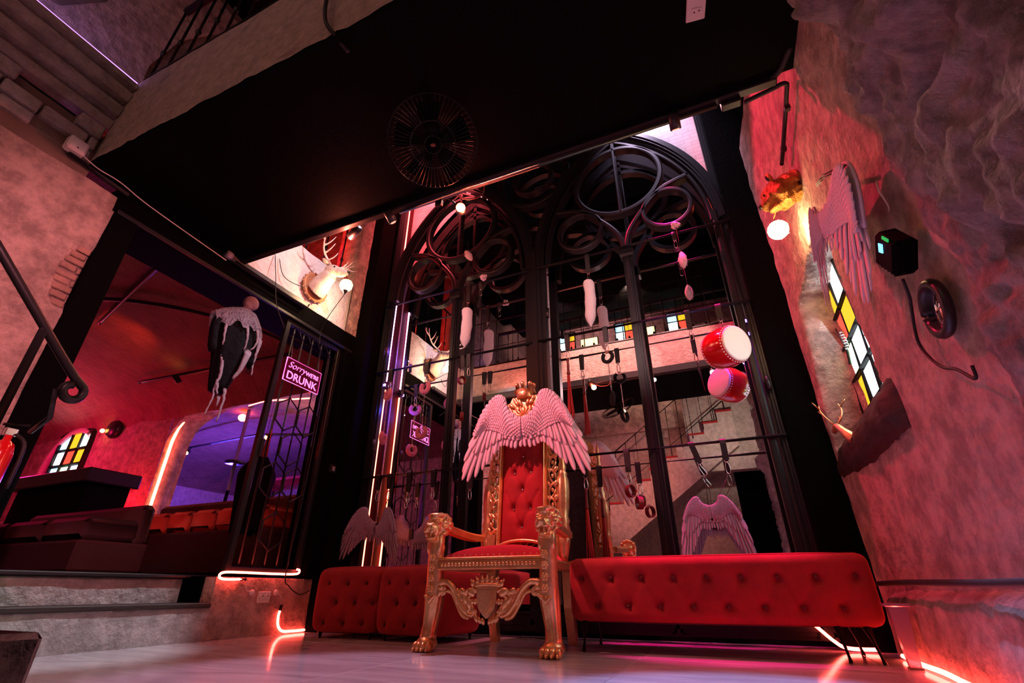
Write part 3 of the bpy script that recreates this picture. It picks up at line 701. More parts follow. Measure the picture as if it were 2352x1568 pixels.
for i in range(9): a = PI*(i+.5)/9; arcb.tube([W(.10*math.cos(a), by(.54)-.035, .53+.03*math.sin(a)), W(.18*math.cos(a), by(.54)-.035, .53+.058*math.sin(a))], .006, 6)
arcb.build('fan_carving', 'gold', th)
MB().box(W(0, by(1.02)+.024, 1.02), (.30, .012, 1.04), Matrix.Rotation(-math.atan(.09), 3, 'X')).build('back_board', 'wood_dark', th, False)
CR = [(-.23, 1.46), (.23, 1.46), (.235, 1.52), (.20, 1.57), (.175, 1.565), (.15, 1.60), (.12, 1.61), (.10, 1.65), (-.10, 1.65), (-.12, 1.61), (-.15, 1.60), (-.175, 1.565), (-.20, 1.57), (-.235, 1.52)]
crest = MB().prism(CR, W(0, by(1.55)-.03, 0), (1, 0, 0), (0, 0, 1), (0, .035, 0)).build('crest', 'gold', th, False)
cc = MB()
for s in (-1, 1):
    cc.tube([W(s*(.135+.04*math.cos(a*.45)*(1-a*.03)), by(1.55)-.04, 1.53+.04*math.sin(a*.45)*(1-a*.03)) for a in range(28)], .010, 6)
    cc.tube(spline([W(s*.03, by(1.5)-.04, 1.47), W(s*.08, by(1.5)-.045, 1.50), W(s*.16, by(1.5)-.04, 1.49), W(s*.22, by(1.5)-.035, 1.52)], 5), .011, 6)
    for (x, z, an) in ((.06, 1.60, 30), (.10, 1.58, 50), (.18, 1.55, 60), (.21, 1.50, 80), (.05, 1.545, 0)): cc.ell(W(s*x, by(1.55)-.038, z), (.016, .012, .030), 8, 6, Matrix.Rotation(R(s*an), 3, 'Y'))
for q in range(9):
    a = R(-80+q*20); cc.ell(W(.055*math.sin(a), by(1.5)-.035, 1.475+.055*math.cos(a)), (.009, .012, .040), 8, 6, Matrix.Rotation(a, 3, 'Y'))
for s in (-1, 1):
    for (x, z, an, l_) in ((.10, 1.50, 70, .045), (.13, 1.475, 80, .05), (.185, 1.50, 60, .035), (.03, 1.60, 15, .035), (.075, 1.625, 35, .03), (.135, 1.585, 60, .03), (.20, 1.47, 95, .035)): cc.ell(W(s*x, by(1.55)-.036, z), (.014, .012, l_), 8, 6, Matrix.Rotation(R(s*an), 3, 'Y'))
cc.ell(W(0, by(1.5)-.035, 1.475), (.026, .018, .022), 12, 8); cc.build('crest_carving', 'gold', crest)
cw = MB(); cw.lathe([(.062, 1.635), (.068, 1.64), (.064, 1.66), (.075, 1.70), (.07, 1.70), (.058, 1.66)], W(0, by(1.6)-.015, 0), (0, 0, 1), 20)
for q in range(7):
    a = 2*PI*q/7-PI/2; c = W(.072*math.cos(a), by(1.6)-.015+.05*math.sin(a), 0)
    cw.tube([c+Vector((0, 0, 1.68)), c+Vector((0, 0, 1.735))], [.022, .015], 8); cw.ell(c+Vector((0, 0, 1.75)), .0185, 10, 8)
cw.build('crown', 'gold', th)

# ================================================================== poufs and bench
def tufted(name, m, c, size, rotz, rows, label, cat, legs=None, rad=.05, pufy=.02):
    """upholstered block; the front (-y) face carries button tufts; rows = [(z, [x...])] local"""
    t = thing(name, label, cat, (c[0], c[1], 0)); sx, sy, sz = size; zc = c[2]
    Rm = Matrix.Rotation(rotz, 4, 'Z'); base = Matrix.Translation((c[0], c[1], zc)) @ Rm
    btn = [(x, z) for z, xs in rows for x in xs]
    mb = MB(); nu, nv = int(sx*2/.03)+8, 30
    # a rounded box from a superellipsoid-like wrap: perimeter around z, then vertical
    def fn(u, v):
        per = 2*(sx+sy); s_ = u*per
        if s_ < sx: p = Vector((-sx/2+s_, -sy/2, 0)); nrm = Vector((0, -1, 0))
        elif s_ < sx+sy: p = Vector((sx/2, -sy/2+(s_-sx), 0)); nrm = Vector((1, 0, 0))
        elif s_ < 2*sx+sy: p = Vector((sx/2-(s_-sx-sy), sy/2, 0)); nrm = Vector((0, 1, 0))
        else: p = Vector((-sx/2, sy/2-(s_-2*sx-sy), 0)); nrm = Vector((-1, 0, 0))
        # rounded vertical corners
        q = Vector((max(-sx/2+rad, min(sx/2-rad, p.x)), max(-sy/2+rad, min(sy/2-rad, p.y)), 0)); d = p-q
        if d.length > 1e-6:
            if abs(d.x) > 1e-6 and abs(d.y) > 1e-6: nrm = d.normalized(); p = q+nrm*rad
        z = -sz/2+v*sz; ins = 0
        zz = abs(z)-(sz/2-rad)
        if zz > 0: ins = rad-math.sqrt(max(0, rad*rad-zz*zz))
        off = pufy*(1-abs(2*v-1)**4)-ins
        if nrm.y < -.5:
            for bx, bz in btn: off -= .028*math.exp(-(((p.x-bx)/.028)**2+((z-bz)/.028)**2))
            for i, (bx, bz) in enumerate(btn):
                for cx_, cz_ in btn[i+1:]:
                    L2 = (cx_-bx)**2+(cz_-bz)**2
                    if L2 < .19**2 and abs(cz_-bz) > .03:
                        tt = ((p.x-bx)*(cx_-bx)+(z-bz)*(cz_-bz))/L2
                        if 0 < tt < 1: dd = abs((p.x-bx)*(cz_-bz)-(z-bz)*(cx_-bx))/math.sqrt(L2); off -= .009*math.exp(-(dd/.012)**2)
        return base @ (p+nrm*off+Vector((0, 0, z)))
    mb.grid(nu*2, nv, fn)
    body = mb.build('upholstery', m, t)
    cp = MB()
    def top(sgn):
        def g(u, v):
            x = (u-.5)*(sx-2*rad*.8); y = (v-.5)*(sy-2*rad*.8)
            return base @ Vector((x, y, sgn*(sz/2+.012*(1-abs(2*u-1)**6)*(1-abs(2*v-1)**4)-.001)))
        return g
    cp.grid(max(4, int(sx/.08)), 8, top(1)); cp.build('seat_top', m, t); MB().grid(4, 4, top(-1)).build('underside', 'button_dark', t)
    b1 = None
    for bx, bz in btn:
        M = base @ Matrix.Translation((bx, -sy/2+.004, bz))
        if b1 is None: b1 = MB().ell((0, 0, 0), (.011, .007, .011), 10, 6).build('button', 'button_dark', body); b1.matrix_basis = M
        else: share(b1, body, M)
    for lx, ly, h, dx, dy in (legs or []):
        p0 = base @ Vector((lx, ly, -sz/2+.01)); MB().tube([p0, Vector((p0.x+dx, p0.y+dy, 0.0))], [.022, .011], 10).build('leg', 'black_metal', t)
    return t
PR = lambda off: [(.105, [-.16+off, .0+off, .16+off]), (-.02, [-.08+off, .08+off, .23+off]), (-.15, [-.17+off, .0+off, .16+off])]
tufted('pouf', 'velvet_red', (-2.665, 3.335, .243), (.52, .50, .42), R(4), PR(0), 'red velvet tufted pouf nearest the plastered steps', 'pouf', [(-.21, -.2, .04, 0, 0), (.21, -.2, .04, 0, 0), (-.21, .2, .04, 0, 0), (.21, .2, .04, 0, 0)])
tufted('pouf', 'velvet_red', (-2.065, 3.30, .243), (.52, .50, .42), R(-5), PR(-.02), 'red velvet tufted pouf half hidden behind the throne leg', 'pouf', [(-.21, -.2, .04, 0, 0), (.21, -.2, .04, 0, 0), (-.21, .2, .04, 0, 0), (.21, .2, .04, 0, 0)])
tufted('bench', 'velvet_red', (-.185, 3.245, .307), (1.50, .50, .325), R(1.5), [(.055, [-.68+.17*i for i in range(9)]), (-.085, [-.595+.17*i for i in range(8)])], 'long red velvet tufted bench right of the throne', 'bench', [(-.68, -.20, .14, -.02, -.01), (.67, -.20, .14, .03, -.02), (.55, -.20, .14, .02, 0), (-.68, .2, .14, -.02, .01), (.67, .2, .14, .03, .02)], rad=.045, pufy=.008)
# tapered acrylic block beside the bench
ac = thing('acrylic_stand', 'purple translucent tapered stand leaning beside the end of the red bench', 'stand', (.60, 2.9, 0))
MB().loft([[Vector((.605+x*w_, 2.93+y*w_*.8, z)) for x, y in ((-1, -1), (1, -1), (1, 1), (-1, 1))] for z, w_ in ((.0, .020), (.12, .027), (.235, .036))]).build('tapered_body', 'acrylic', ac, False)
MB().box((.605, 2.93, .242), (.10, .085, .014), ch=.004).build('top_plate', 'acrylic', ac, False)
MB().box((.605, 2.93, .004), (.05, .045, .008)).build('foot_pad', 'black_metal', ac, False)
# ================================================================== feathered wings
def curve(P_, s):
    t = s*(len(P_)-1); i = min(len(P_)-2, int(t)); k = t-i
    return Vector((P_[i][0]*(1-k)+P_[i+1][0]*k, P_[i][1]*(1-k)+P_[i+1][1]*k))
TOP = [(.002, .066), (.046, .085), (.103, .136), (.129, .189), (.143, .242), (.161, .260), (.184, .266), (.214, .261), (.255, .230), (.301, .175), (.335, .113), (.362, .051), (.395, -.021)]
TIP = [(.018, -.143), (.064, -.154), (.102, -.143), (.135, -.126), (.163, -.120), (.188, -.149), (.223, -.178), (.256, -.218), (.289, -.258), (.332, -.301), (.403, -.364), (.480, -.371), (.486, -.318), (.476, -.230), (.438, -.112)]
BAS = [(.009, -.040), (.047, -.036), (.080, -.032), (.113, -.023), (.141, -.019), (.164, -.011), (.181, .001), (.204, .009), (.227, .018), (.245, .030), (.268, .039), (.291, .042), (.309, .038), (.326, .030), (.349, .011)]
def leaf(mb, b_, t, wid, lift, F, nseg=6, bend=0., puff=.004):
    """a feather from b_ to t (2-D), lifted to height `lift`; F maps (u,v,h) to space"""
    d = t-b_; ln = d.length; d = d/ln; nn = Vector((-d.y, d.x))
    rows = []
    for i in range(nseg+1):
        q = i/nseg; q = 1-(1-q)**1.6; w_ = wid*(.45+.55*min(1, q*3))*(1 if q < .80 else math.sqrt(max(0, 1-((q-.80)/.20)**2))+.02)
        c = b_+d*ln*q+nn*bend*math.sin(q*PI)
        h = lift+puff*math.sin(q*PI*.9)+.003*q
        rows.append([F(*(c-nn*w_), h-.0012), F(*(c-nn*w_*.08), h+.0004), F(*c, h+.0016), F(*(c+nn*w_*.08), h+.0004), F(*(c+nn*w_), h-.0012), F(*c, h-.0026)])
    mb.loft(rows)
def wing(parent, F, mat_, s=1, sq=1.0, drop=0.):
    """one wing under `parent`; F(u,v,h): u outward, v up, h towards the viewer"""
    G = lambda u, v, h: F(s*u*sq, v-drop*u, h)
    body = MB(); n = 22
    # padded base under the feathers
    rows = []
    for i in range(n+1):
        a = i/n; T_, B_, P_ = curve(TOP, a), curve(BAS, a), curve(TIP, a); E_ = B_+(P_-B_)*.35
        rows.append([G(T_.x, T_.y, .0), G(*(T_*.6+B_*.4), .018), G(*B_, .014), G(*E_, .004), G(*E_, -.004), G(*B_, -.006), G(*(T_*.6+B_*.4), -.006)])
    body.loft(rows)
    body.tube([G(*curve(TOP, i/40), .008) for i in range(41)], .0065, 8)
    # rows of small covert feathers
    NR = 12
    for r_ in range(NR-1, -1, -1):
        q = .01+r_*.96/NR; m_ = 20
        for k in range(m_):
            a = (k+(.5 if r_ % 2 else 0)+.3)/m_
            if a > .99: continue
            T_, B_, P_ = curve(TOP, a), curve(BAS, a), curve(TIP, a); c = T_+(B_-T_)*q
            dr = ((P_-B_).normalized()*(.5+.5*q)+(B_-T_).normalized()*(.5-.5*q)).normalized(); ln = .020+.030*q
            leaf(body, c-dr*.008, c+dr*(ln+.006), .0135+.005*q, .015+.006*math.sin(q*PI)+.0013*(NR-r_), G, 4, 0, .0015)
    wg = body.build('wing', mat_, parent)
    NL = 17
    for k in range(NL):
        a = k/(NL-1); B_, P_ = curve(BAS, a), curve(TIP, a)
        f = MB(); leaf(f, B_+(P_-B_)*-.05, P_, .0185 if a > .4 else .0145, .002+.004*(k % 2), G, 8, .004*(1 if a > .5 else 0)); f.build('feather', mat_, wg)
    for k in range(NL-2):
        a = min(1, (k+.5)/(NL-2)); B_, P_ = curve(BAS, a), curve(TIP, a)
        f = MB(); leaf(f, B_+(P_-B_)*-.08, B_+(P_-B_)*.52, .0155, .011+.003*(k % 2), G, 6); f.build('covert_feather', mat_, wg)
    return wg
def wings(label, o, u, v, nrm, mat_, su=1., sv=1., sq=1., drop=0., hole=None, both=(1, -1), fold=0.):
    o, u, v, nrm = Vector(o), Vector(u).normalized(), Vector(v).normalized(), Vector(nrm).normalized()
    t = thing('angel_wings', label, 'wings', o, 'feathered angel wings')
    for s in both:
        F = lambda a, b_, h, s=s: o+u*(a*su)+v*(b_*sv)+nrm*(h*sv+fold*abs(a)*su)
        wing(t, F, mat_, s, sq, drop)
    return t
tw = wings('pink lit feathered angel wings draped over the back of the golden throne', W(.045, .42, 1.352), (1, 0, -.02), (0, .0, 1), (0, -1, .0), 'feather')
MB().box(W(.045, .425, 1.34), (.07, .02, .12), ch=.008).build('harness', 'feather', tw, False)
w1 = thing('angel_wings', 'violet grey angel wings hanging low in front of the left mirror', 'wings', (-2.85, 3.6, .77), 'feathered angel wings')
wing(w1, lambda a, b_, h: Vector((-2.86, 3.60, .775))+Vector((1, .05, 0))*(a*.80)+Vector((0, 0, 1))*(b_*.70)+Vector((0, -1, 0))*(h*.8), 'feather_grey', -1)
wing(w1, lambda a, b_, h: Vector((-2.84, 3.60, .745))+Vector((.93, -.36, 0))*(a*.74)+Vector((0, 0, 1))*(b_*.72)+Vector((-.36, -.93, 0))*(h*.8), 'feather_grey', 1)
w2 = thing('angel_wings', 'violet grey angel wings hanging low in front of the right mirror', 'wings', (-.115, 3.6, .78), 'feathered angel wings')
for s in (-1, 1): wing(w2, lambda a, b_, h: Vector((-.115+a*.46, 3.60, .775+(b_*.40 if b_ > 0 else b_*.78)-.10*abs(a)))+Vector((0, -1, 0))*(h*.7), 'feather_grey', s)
for t, (x, z), hk in ((w1, (-2.85, .79), ((-2.925, 1.022), (-2.80, 1.022))), (w2, (-.115, .76), ((-.109, 1.012), (.045, 1.012)))):
    MB().box((x, 3.605, z-.01), (.05, .02, .09), ch=.006).build('harness', 'leather_black', t, False)
    for i, (hx, hz) in enumerate(hk): MB().tube([(x+(-.012, .012)[i], 3.612, z+.02), (hx, 3.635, hz)], .0035, 6).build('harness_strap', 'leather_black', t)
# the pair on the right wall: the near wing lies along the wall, the far one stands out from it
ww = thing('angel_wings', 'large pink lit angel wings mounted on the rough right wall', 'wings', (.70, 2.0, 1.7), 'feathered angel wings')
wing(ww, lambda a, b_, h: Vector((.675-.06*a, 2.165-1.20*a-.98*b_, 1.822-.93*a+.33*b_))+Vector((-1, .0, 0))*(h+.012), 'feather', 1)
wing(ww, lambda a, b_, h: Vector((.665-.10*a, 2.12+.42*a-.12*b_, 1.82-.28*a+.55*b_))+Vector((-.9, -.4, 0)).normalized()*(h*.8+.01), 'feather', 1)
MB().box((.695, 2.12, 1.84), (.05, .08, .10), ch=.01).build('harness', 'leather_black', ww, False)
for k in (0, 1): MB().tube([(.685, 2.16, 2.06-.012*k), (.655, 1.95, 1.93-.014*k), (.652, 1.775, 1.80-.012*k)], .004, 6).build('hanging_strap', 'leather_black', ww)
# ================================================================== things hung on the rods
ZR = {'A': 1.235, 'B': 2.315, 'C': 3.13}
def hanger(x, rod, length, label, big=1., lean=0.):
    """black webbing loop over the rod with a snap hook; returns the point where things hang"""
    z = ZR[rod]; y = YR
    t = thing('strap_hanger', label, 'strap', (x, y, z), 'strap hangers on the rods')
    w_ = .020*big; L_ = length
    mb = MB(); pts = []
    for a in range(9): pts.append((y-.019*math.cos(PI*a/8), z+.019*math.sin(PI*a/8)))
    path = [(y-.005, z-L_)]+[(y-.019, z-.02)]+pts+[(y+.019, z-.02), (y+.003, z-L_)]
    rings = [[Vector((x+sx*w_+lean*(z-p[1])+0, p[0]+sy*.0022, p[1])) for sx, sy in ((-1, -1), (1, -1), (1, 1), (-1, 1))] for p in path]
    mb.loft(rings); mb.build('webbing', 'leather_black', t, False)
    xb = x+lean*L_; zb = z-L_
    MB().tube([(xb+.015*math.cos(a), y, zb-.004+.010*math.sin(a)) for a in [2*PI*i/12 for i in range(12)]], .0028, 6, True).build('ring', 'chrome', t)
    sn = MB(); h = .095*big
    sn.tube(spline([(xb+lean*.01, y, zb-.010), (xb-.011, y, zb-.03), (xb-.013+lean*h, y, zb-h*.85), (xb+lean*h, y, zb-h), (xb+.013+lean*h, y, zb-h*.85), (xb+.010, y, zb-.035), (xb, y, zb-.012)], 5), .0038, 6)
    sn.build('snap_hook', 'chrome', t)
    return Vector((xb+lean*h, y, zb-h))
def chain(mb, p, q, n=None, r=.006):
    p, q = Vector(p), Vector(q); L_ = (q-p).length; n = n or max(3, int(L_/.012)); d = (q-p).normalized(); u, v = frame_of(d)
    for i in range(n):
        c = p+d*L_*(i+.5)/n; a = u if i % 2 else v
        mb.tube([c+d*math.cos(2*PI*k/6)*.0085+a*math.sin(2*PI*k/6)*.0045 for k in range(6)], .0016, 4, True)
def cuffs(p, dz, label, fur, r=.047, tilt=(0, 0), th_=.023):
    """fluffy handcuffs: two furry rings joined by a chain"""
    p = Vector(p); t = thing('fluffy_handcuffs', label, 'handcuffs', p, 'fluffy handcuffs on the rods')
    c1 = p+Vector((0, -.012, -.008-r)); c2 = Vector((p.x+.005, p.y-.012, p.z-dz))
    for k, (c, an) in enumerate(((c1, tilt[0]), (c2, tilt[1]))):
        u = Vector((math.cos(an), -math.sin(an), 0)); mb = MB()
        mb.tube([c+u*r*math.sin(R(a))+Vector((0, 0, r*math.cos(R(a)))) for a in range(35, 326, 12)], th_, 12)
        cu = mb.build('fur_ring', fur, t)
        MB().box(c+Vector((0, 0, r)), (.034, .012, .028), Matrix.Rotation(-an, 3, 'Z'), ch=.003).build('metal_lock', 'chrome', cu, False)
    mb = MB(); chain(mb, c1+Vector((.0, 0, -r)), c2+Vector((0, 0, r+.012))); mb.build('chain', 'chrome', t)
    return t
p = hanger(-2.935, 'B', .12, 'strap hanger nearest the violet led clip on the middle rod'); cuffs(p, .50, 'pink fluffy handcuffs nearest the orange light tube', 'fur_pink', tilt=(.5, 1.25))
p = hanger(-2.50, 'B', .115, 'strap hanger on the middle rod left of the left mullion'); cuffs(p, .50, 'pink fluffy handcuffs beside the left mullion', 'fur_pink', tilt=(.2, .1))
p = hanger(-2.095, 'B', .12, 'left one of two straps on the middle rod right of the left mullion')
def leather_cuffs(p, dz, label, m='leather_red', dx=.02, r=.036):
    p = Vector(p); t = thing('leather_cuffs', label, 'cuffs', p, 'leather cuffs on the rods')
    for k, c in enumerate((p+Vector((-.0, -.01, -r-.004)), p+Vector((dx, -.01, -dz)))):
        u = Vector((math.cos(1.1+k), math.sin(1.1+k), 0)); w_ = Vector((-u.y, u.x, 0)); rings = []
        for a in range(0, 360, 20):
            o = c+(u*math.cos(R(a))+Vector((0, 0, 1))*math.sin(R(a)))*r; n_ = (o-c).normalized()
            rings.append([o-w_*.018, o+w_*.018, o+w_*.018+n_*.005, o-w_*.018+n_*.005])
        cu = MB().loft(rings, True).build('cuff_band', m, t, False)
        MB().tube([c+Vector((0, -.0, r+.008))+Vector((.008*math.cos(a), 0, .008*math.sin(a))) for a in [i*PI/4 for i in range(8)]], .002, 5, True).build('d_ring', 'chrome', cu)
    mb = MB(); chain(mb, p+Vector((0, -.01, -2*r)), p+Vector((dx, -.01, -dz+r+.01))); mb.build('chain', 'chrome', t)
leather_cuffs(p, .40, 'dark red leather cuffs on a chain right of the left mullion')
hanger(-2.03, 'B', .12, 'right one of two straps on the middle rod right of the left mullion')
def tail(x, z0, z1, label, r=.044):
    t = thing('fur_tail', label, 'tail', (x, YR-.02, z0), 'white fur tails on the top rod')
    mb = MB(); n = 26; pr = []
    for i in range(n+1):
        q = i/n; w_ = r*min(1, math.sqrt(max(0, 1-(1-min(1, q/.13))**2))+.15)*(1 if q < .72 else max(.06, 1-((q-.72)/.28)**1.8))*(1+.05*math.sin(q*17))
        pr.append((q, w_))
    m_ = 22
    def fn(u, v):
        i = int(v*n+.5); q, w_ = pr[min(n, i)]; a = 2*PI*u
        g = 1+.05*nz(a*3, q*30, x)+.03*nz(math.cos(a)*6, math.sin(a)*6, q*60)
        return (x+w_*g*math.cos(a)+.008*math.sin(q*5), YR-.022+w_*g*math.sin(a), z0+(z1-z0)*q)
    mb.grid(m_, n, fn, True); mb.build('fur_body', 'fur_white', t)
    hb = MB()
    for k in range(420):
        q = random.random(); i = int(q*n); w_ = pr[i][1]; a = random.uniform(0, 2*PI)
        b_ = Vector((x+w_*.96*math.cos(a)+.008*math.sin(q*5), YR-.022+w_*.96*math.sin(a), z0+(z1-z0)*q)); d = Vector((math.cos(a)*.7, math.sin(a)*.7, -.75+.4*random.random())).normalized()*random.uniform(.010, .019)
        s_ = Vector((-math.sin(a), math.cos(a), 0))*.0012
        hb.add([b_-s_, b_+s_, b_+d], [(0, 1, 2)])
    stuff(hb.build('fur_strands', 'fur_white', t)); MB().lathe([(.012, 0), (.014, .02), (.010, .035)], (x, YR-.02, z0-.006), (0, 0, 1), 10).build('cap', 'leather_black', t)
p = hanger(-2.07, 'C', .19, 'strap hanger on the top rod holding the tail over the left mirror'); tail(-2.07, 2.845, 2.40, 'plump white fur tail hanging in front of the left mirror', .052)
p = hanger(-.80, 'C', .19, 'strap hanger on the top rod holding the tail over the right mirror'); tail(-.806, 2.84, 2.345, 'straight white fur tail hanging in front of the right mirror', .048)
def tickler(x, z0, label, top, ang=0.):
    t = thing('feather_tickler', label, 'tickler', (x, YR-.02, z0), 'feather ticklers on the top rod')
    M = Matrix.Rotation(ang, 3, 'Y'); o = Vector((x, YR-.045, z0))
    def q(a, b_, c=0): return o+M @ Vector((a, c, b_))
    MB().tube([q(0, .02), q(0, -.30)], .005, 8).build('handle', 'leather_black', t)
    fb = MB()
    fb.grid(18, 12, lambda u, v: q((.004+.030*math.sin(PI*v)**.7)*math.cos(2*PI*u)*(1+.25*nz(u*9, v*5, x)), -.25-.17*v, (.004+.022*math.sin(PI*v)**.7)*math.sin(2*PI*u)*(1+.25*nz(u*9, v*5, x+3))), True)
    for k in range(160):
        a = random.uniform(0, 2*PI); v = random.uniform(.05, .95); w_ = .030*math.sin(PI*v)**.7
        s_ = q(w_*math.cos(a), -.25-.17*v, w_*.75*math.sin(a)); e_ = q(w_*1.5*math.cos(a), -.25-.17*v-.022, w_*1.1*math.sin(a)); sd = (M @ Vector((-math.sin(a), math.cos(a), 0)))*.003
        fb.add([s_-sd, s_+sd, e_], [(0, 1, 2)])
    stuff(fb.build('feather_tuft', 'feather', t))
    fl_ = MB()
    for k in range(9): a = 2*PI*k/9; fl_.ell(q(.022*math.cos(a), .045+.012*math.sin(a*2), .022*math.sin(a)), (.020, .016, .018), 8, 6)
    fl_.build('flower', 'feather', t); return t
hanger(0.0, 'C', .06, 'strap hanger of the pink tickler on the top rod'); tickler(.03, 3.14, 'pink feather tickler with a flower top at the right end of the top rod', 0)
hanger(-1.93, 'C', .06, 'strap hanger of the pale tickler on the top rod'); tickler(-1.90, 3.20, 'pale feather tickler tilted on the top rod of the left mirror', 0, R(150))
def flogger(x, z0, z1, label, n=9):
    t = thing('flogger', label, 'whip', (x, YR-.02, z0), 'red tassel whips on the rods')
    MB().lathe([(.010, 0), (.013, -.01), (.010, -.03), (.012, -.12), (.016, -.135), (.013, -.15)], (x, YR-.02, z0), (0, 0, 1), 10).build('handle', 'leather_red', t)
    tb = MB()
    for k in range(n): a = 2*PI*k/n; tb.tube(spline([(x+.008*math.cos(a), YR-.02+.008*math.sin(a), z0-.14), (x+.012*math.cos(a), YR-.02+.012*math.sin(a), (z0+z1)/2), (x+.024*math.cos(a)+random.uniform(-.006, .006), YR-.02+.018*math.sin(a), z1+random.uniform(-.02, .02))], 4), .0042, 5)
    tb.build('tassels', 'whip_red', t)
p = hanger(-1.045, 'B', .14, 'strap hanger at the left end of the middle rod over the right mirror'); flogger(p.x, p.z, 1.555, 'red tassel whip hanging from the middle rod above the throne wings')
p = hanger(-.965, 'A', .16, 'strap hanger on the lowest rod right beside the throne wings'); flogger(p.x, p.z, .50, 'long red tassel whip hanging low beside the throne arm', 11)
p = hanger(-.70, 'B', .13, 'strap hanger of the black cuffs on the middle rod'); cuffs(p, .42, 'black fluffy handcuffs in front of the right mirror', 'fur_black', .045, (.3, 1.2), .016)
p = hanger(-.635, 'A', .155, 'strap hanger of the leather cuffs left of the right mullion'); leather_cuffs(p, .13, 'dark red leather cuffs hanging low left of the right mullion', 'leather_red', .055, .04)
p = hanger(-.02, 'B', .16, 'strap hanger of the black crop on the middle rod')
cr = thing('riding_crop', 'thin black riding crop hanging from the middle rod', 'whip', p)
MB().tube([p+Vector((0, -.01, .0)), p+Vector((.004, -.01, -.06)), p+Vector((.012, -.01, -.15))], [.008, .009, .006], 8).build('handle', 'leather_black', cr); MB().tube([p+Vector((.012, -.01, -.15)), p+Vector((.02, -.01, -.27))], .0025, 6).build('lash', 'leather_red', cr)
hanger(-2.925, 'A', .12, 'left strap holding the wings in front of the left mirror'); hanger(-2.80, 'A', .12, 'right strap holding the wings in front of the left mirror')
hanger(-2.585, 'A', .16, 'empty strap hanger on the lowest rod left of the left mullion'); hanger(-2.33, 'A', .14, 'empty strap hanger on the lowest rod in front of the left mullion'); hanger(-1.965, 'A', .17, 'strap hanger on the lowest rod under the left throne wing')
hanger(-.165, 'A', .13, 'left strap holding the wings in front of the right mirror', 1., .25); hanger(.045, 'A', .13, 'right strap holding the wings in front of the right mirror', 1., 0)
# drum
p = hanger(.215, 'B', .12, 'strap hanger holding the red drum', 1.1)
dr = thing('drum', 'red lacquered drum with a cream skin hanging at the right mirror', 'drum', (.20, 3.50, 1.88))
ax = Vector((.62, -.62, -.10)).normalized(); C0 = Vector((.195, 3.475, 1.875)); R0 = .145
MB().lathe([(R0*.90, -.105), (R0*.98, -.07), (R0*1.04, 0), (R0*.98, .07), (R0*.90, .105)], C0, ax, 36, False).build('drum_shell', 'drum_red', dr)
u_, v_ = frame_of(ax); tack = None
for s in (-1, 1):
    sk = MB().lathe([(R0*.915, .098*s), (R0*.90, .110*s), (R0*.80, .113*s), (.001, .113*s)], C0, ax, 36, False).build('drum_skin', 'drum_skin', dr)
    for k in range(40):
        a = 2*PI*k/40; c = C0+ax*(.088*s)+(u_*math.cos(a)+v_*math.sin(a))*R0*.955
        if tack is None: tack = MB().ell((0, 0, 0), .0055, 6, 4).build('tack', 'drum_skin', sk); tack.matrix_basis = Matrix.Translation(c)
        else: share(tack, sk, Matrix.Translation(c))
MB().tube([C0+Vector((.01, .06, 2.10-1.875-.02)), C0+Vector((0, 0, R0*1.02))], .004, 6).build('carry_cord', 'leather_black', dr)
MB().tube([C0+Vector((0, 0, R0*1.02))+Vector((.02*math.cos(a), 0, .02*math.sin(a))) for a in [i*PI/6 for i in range(12)]], .004, 6, True).build('carry_ring', 'chrome', dr)
# ================================================================== opening on the left: gate, sign, ghost, deer, neon
gt = thing('iron_gate', 'black wrought iron gate with a lattice of bars beside the black post', 'gate', (XL-.03, 2.98, .40))
GX = XL-.03; G0, G1, GZ0, GZ1 = 2.63, 3.33, .415, 2.50
for y in (G0+.02, G1-.02): MB().box((GX, y, (GZ0+GZ1)/2), (.045, .045, GZ1-GZ0), ch=.004).build('gate_stile', 'black_metal', gt, False)
for z in (GZ0+.02, GZ1-.02): MB().box((GX, (G0+G1)/2, z), (.045, G1-G0-.08, .04), ch=.004).build('gate_rail', 'black_metal', gt, False)
ys = [G0+.11+i*.115 for i in range(5)]
for y in ys: MB().tube([(GX, y, GZ0+.04), (GX, y, GZ1-.04)], .0075, 8).build('gate_bar', 'black_metal', gt)
for z in (2.36,): MB().tube([(GX, G0+.04, z), (GX, G1-.04, z)], .007, 8).build('gate_cross_bar', 'black_metal', gt)
def hexring(cy, cz, ry, rz, nm='lattice_ring'):
    MB().tube([(GX+.006, cy+ry*math.cos(R(a)), cz+rz*math.sin(R(a))) for a in range(30, 390, 60)], .008, 6, True).build(nm, 'black_metal', gt)
for k, (cy, cz) in enumerate(((2.86, 1.66), (3.09, 1.66), (2.975, 1.38), (2.86, 1.10), (3.09, 1.10), (2.975, .72))): hexring(cy, cz, .125, .145)
for cy in ys:
    sp = MB().lathe([(.006, 0), (.010, .02), (.012, .03), (.002, .07)], (GX, cy, 2.375), (0, 0, 1), 8); sp.build('finial', 'black_metal', gt)
for y0_, y1_ in zip(ys[:-1], ys[1:]): MB().tube([(GX, y0_, 2.37), (GX, (y0_+y1_)/2, 2.45), (GX, y1_, 2.37)], .005, 6).build('lattice_ring', 'black_metal', gt)
MB().box((GX+.02, G0+.045, 1.32), (.03, .03, .14), ch=.004).build('lock', 'black_metal', gt, False)
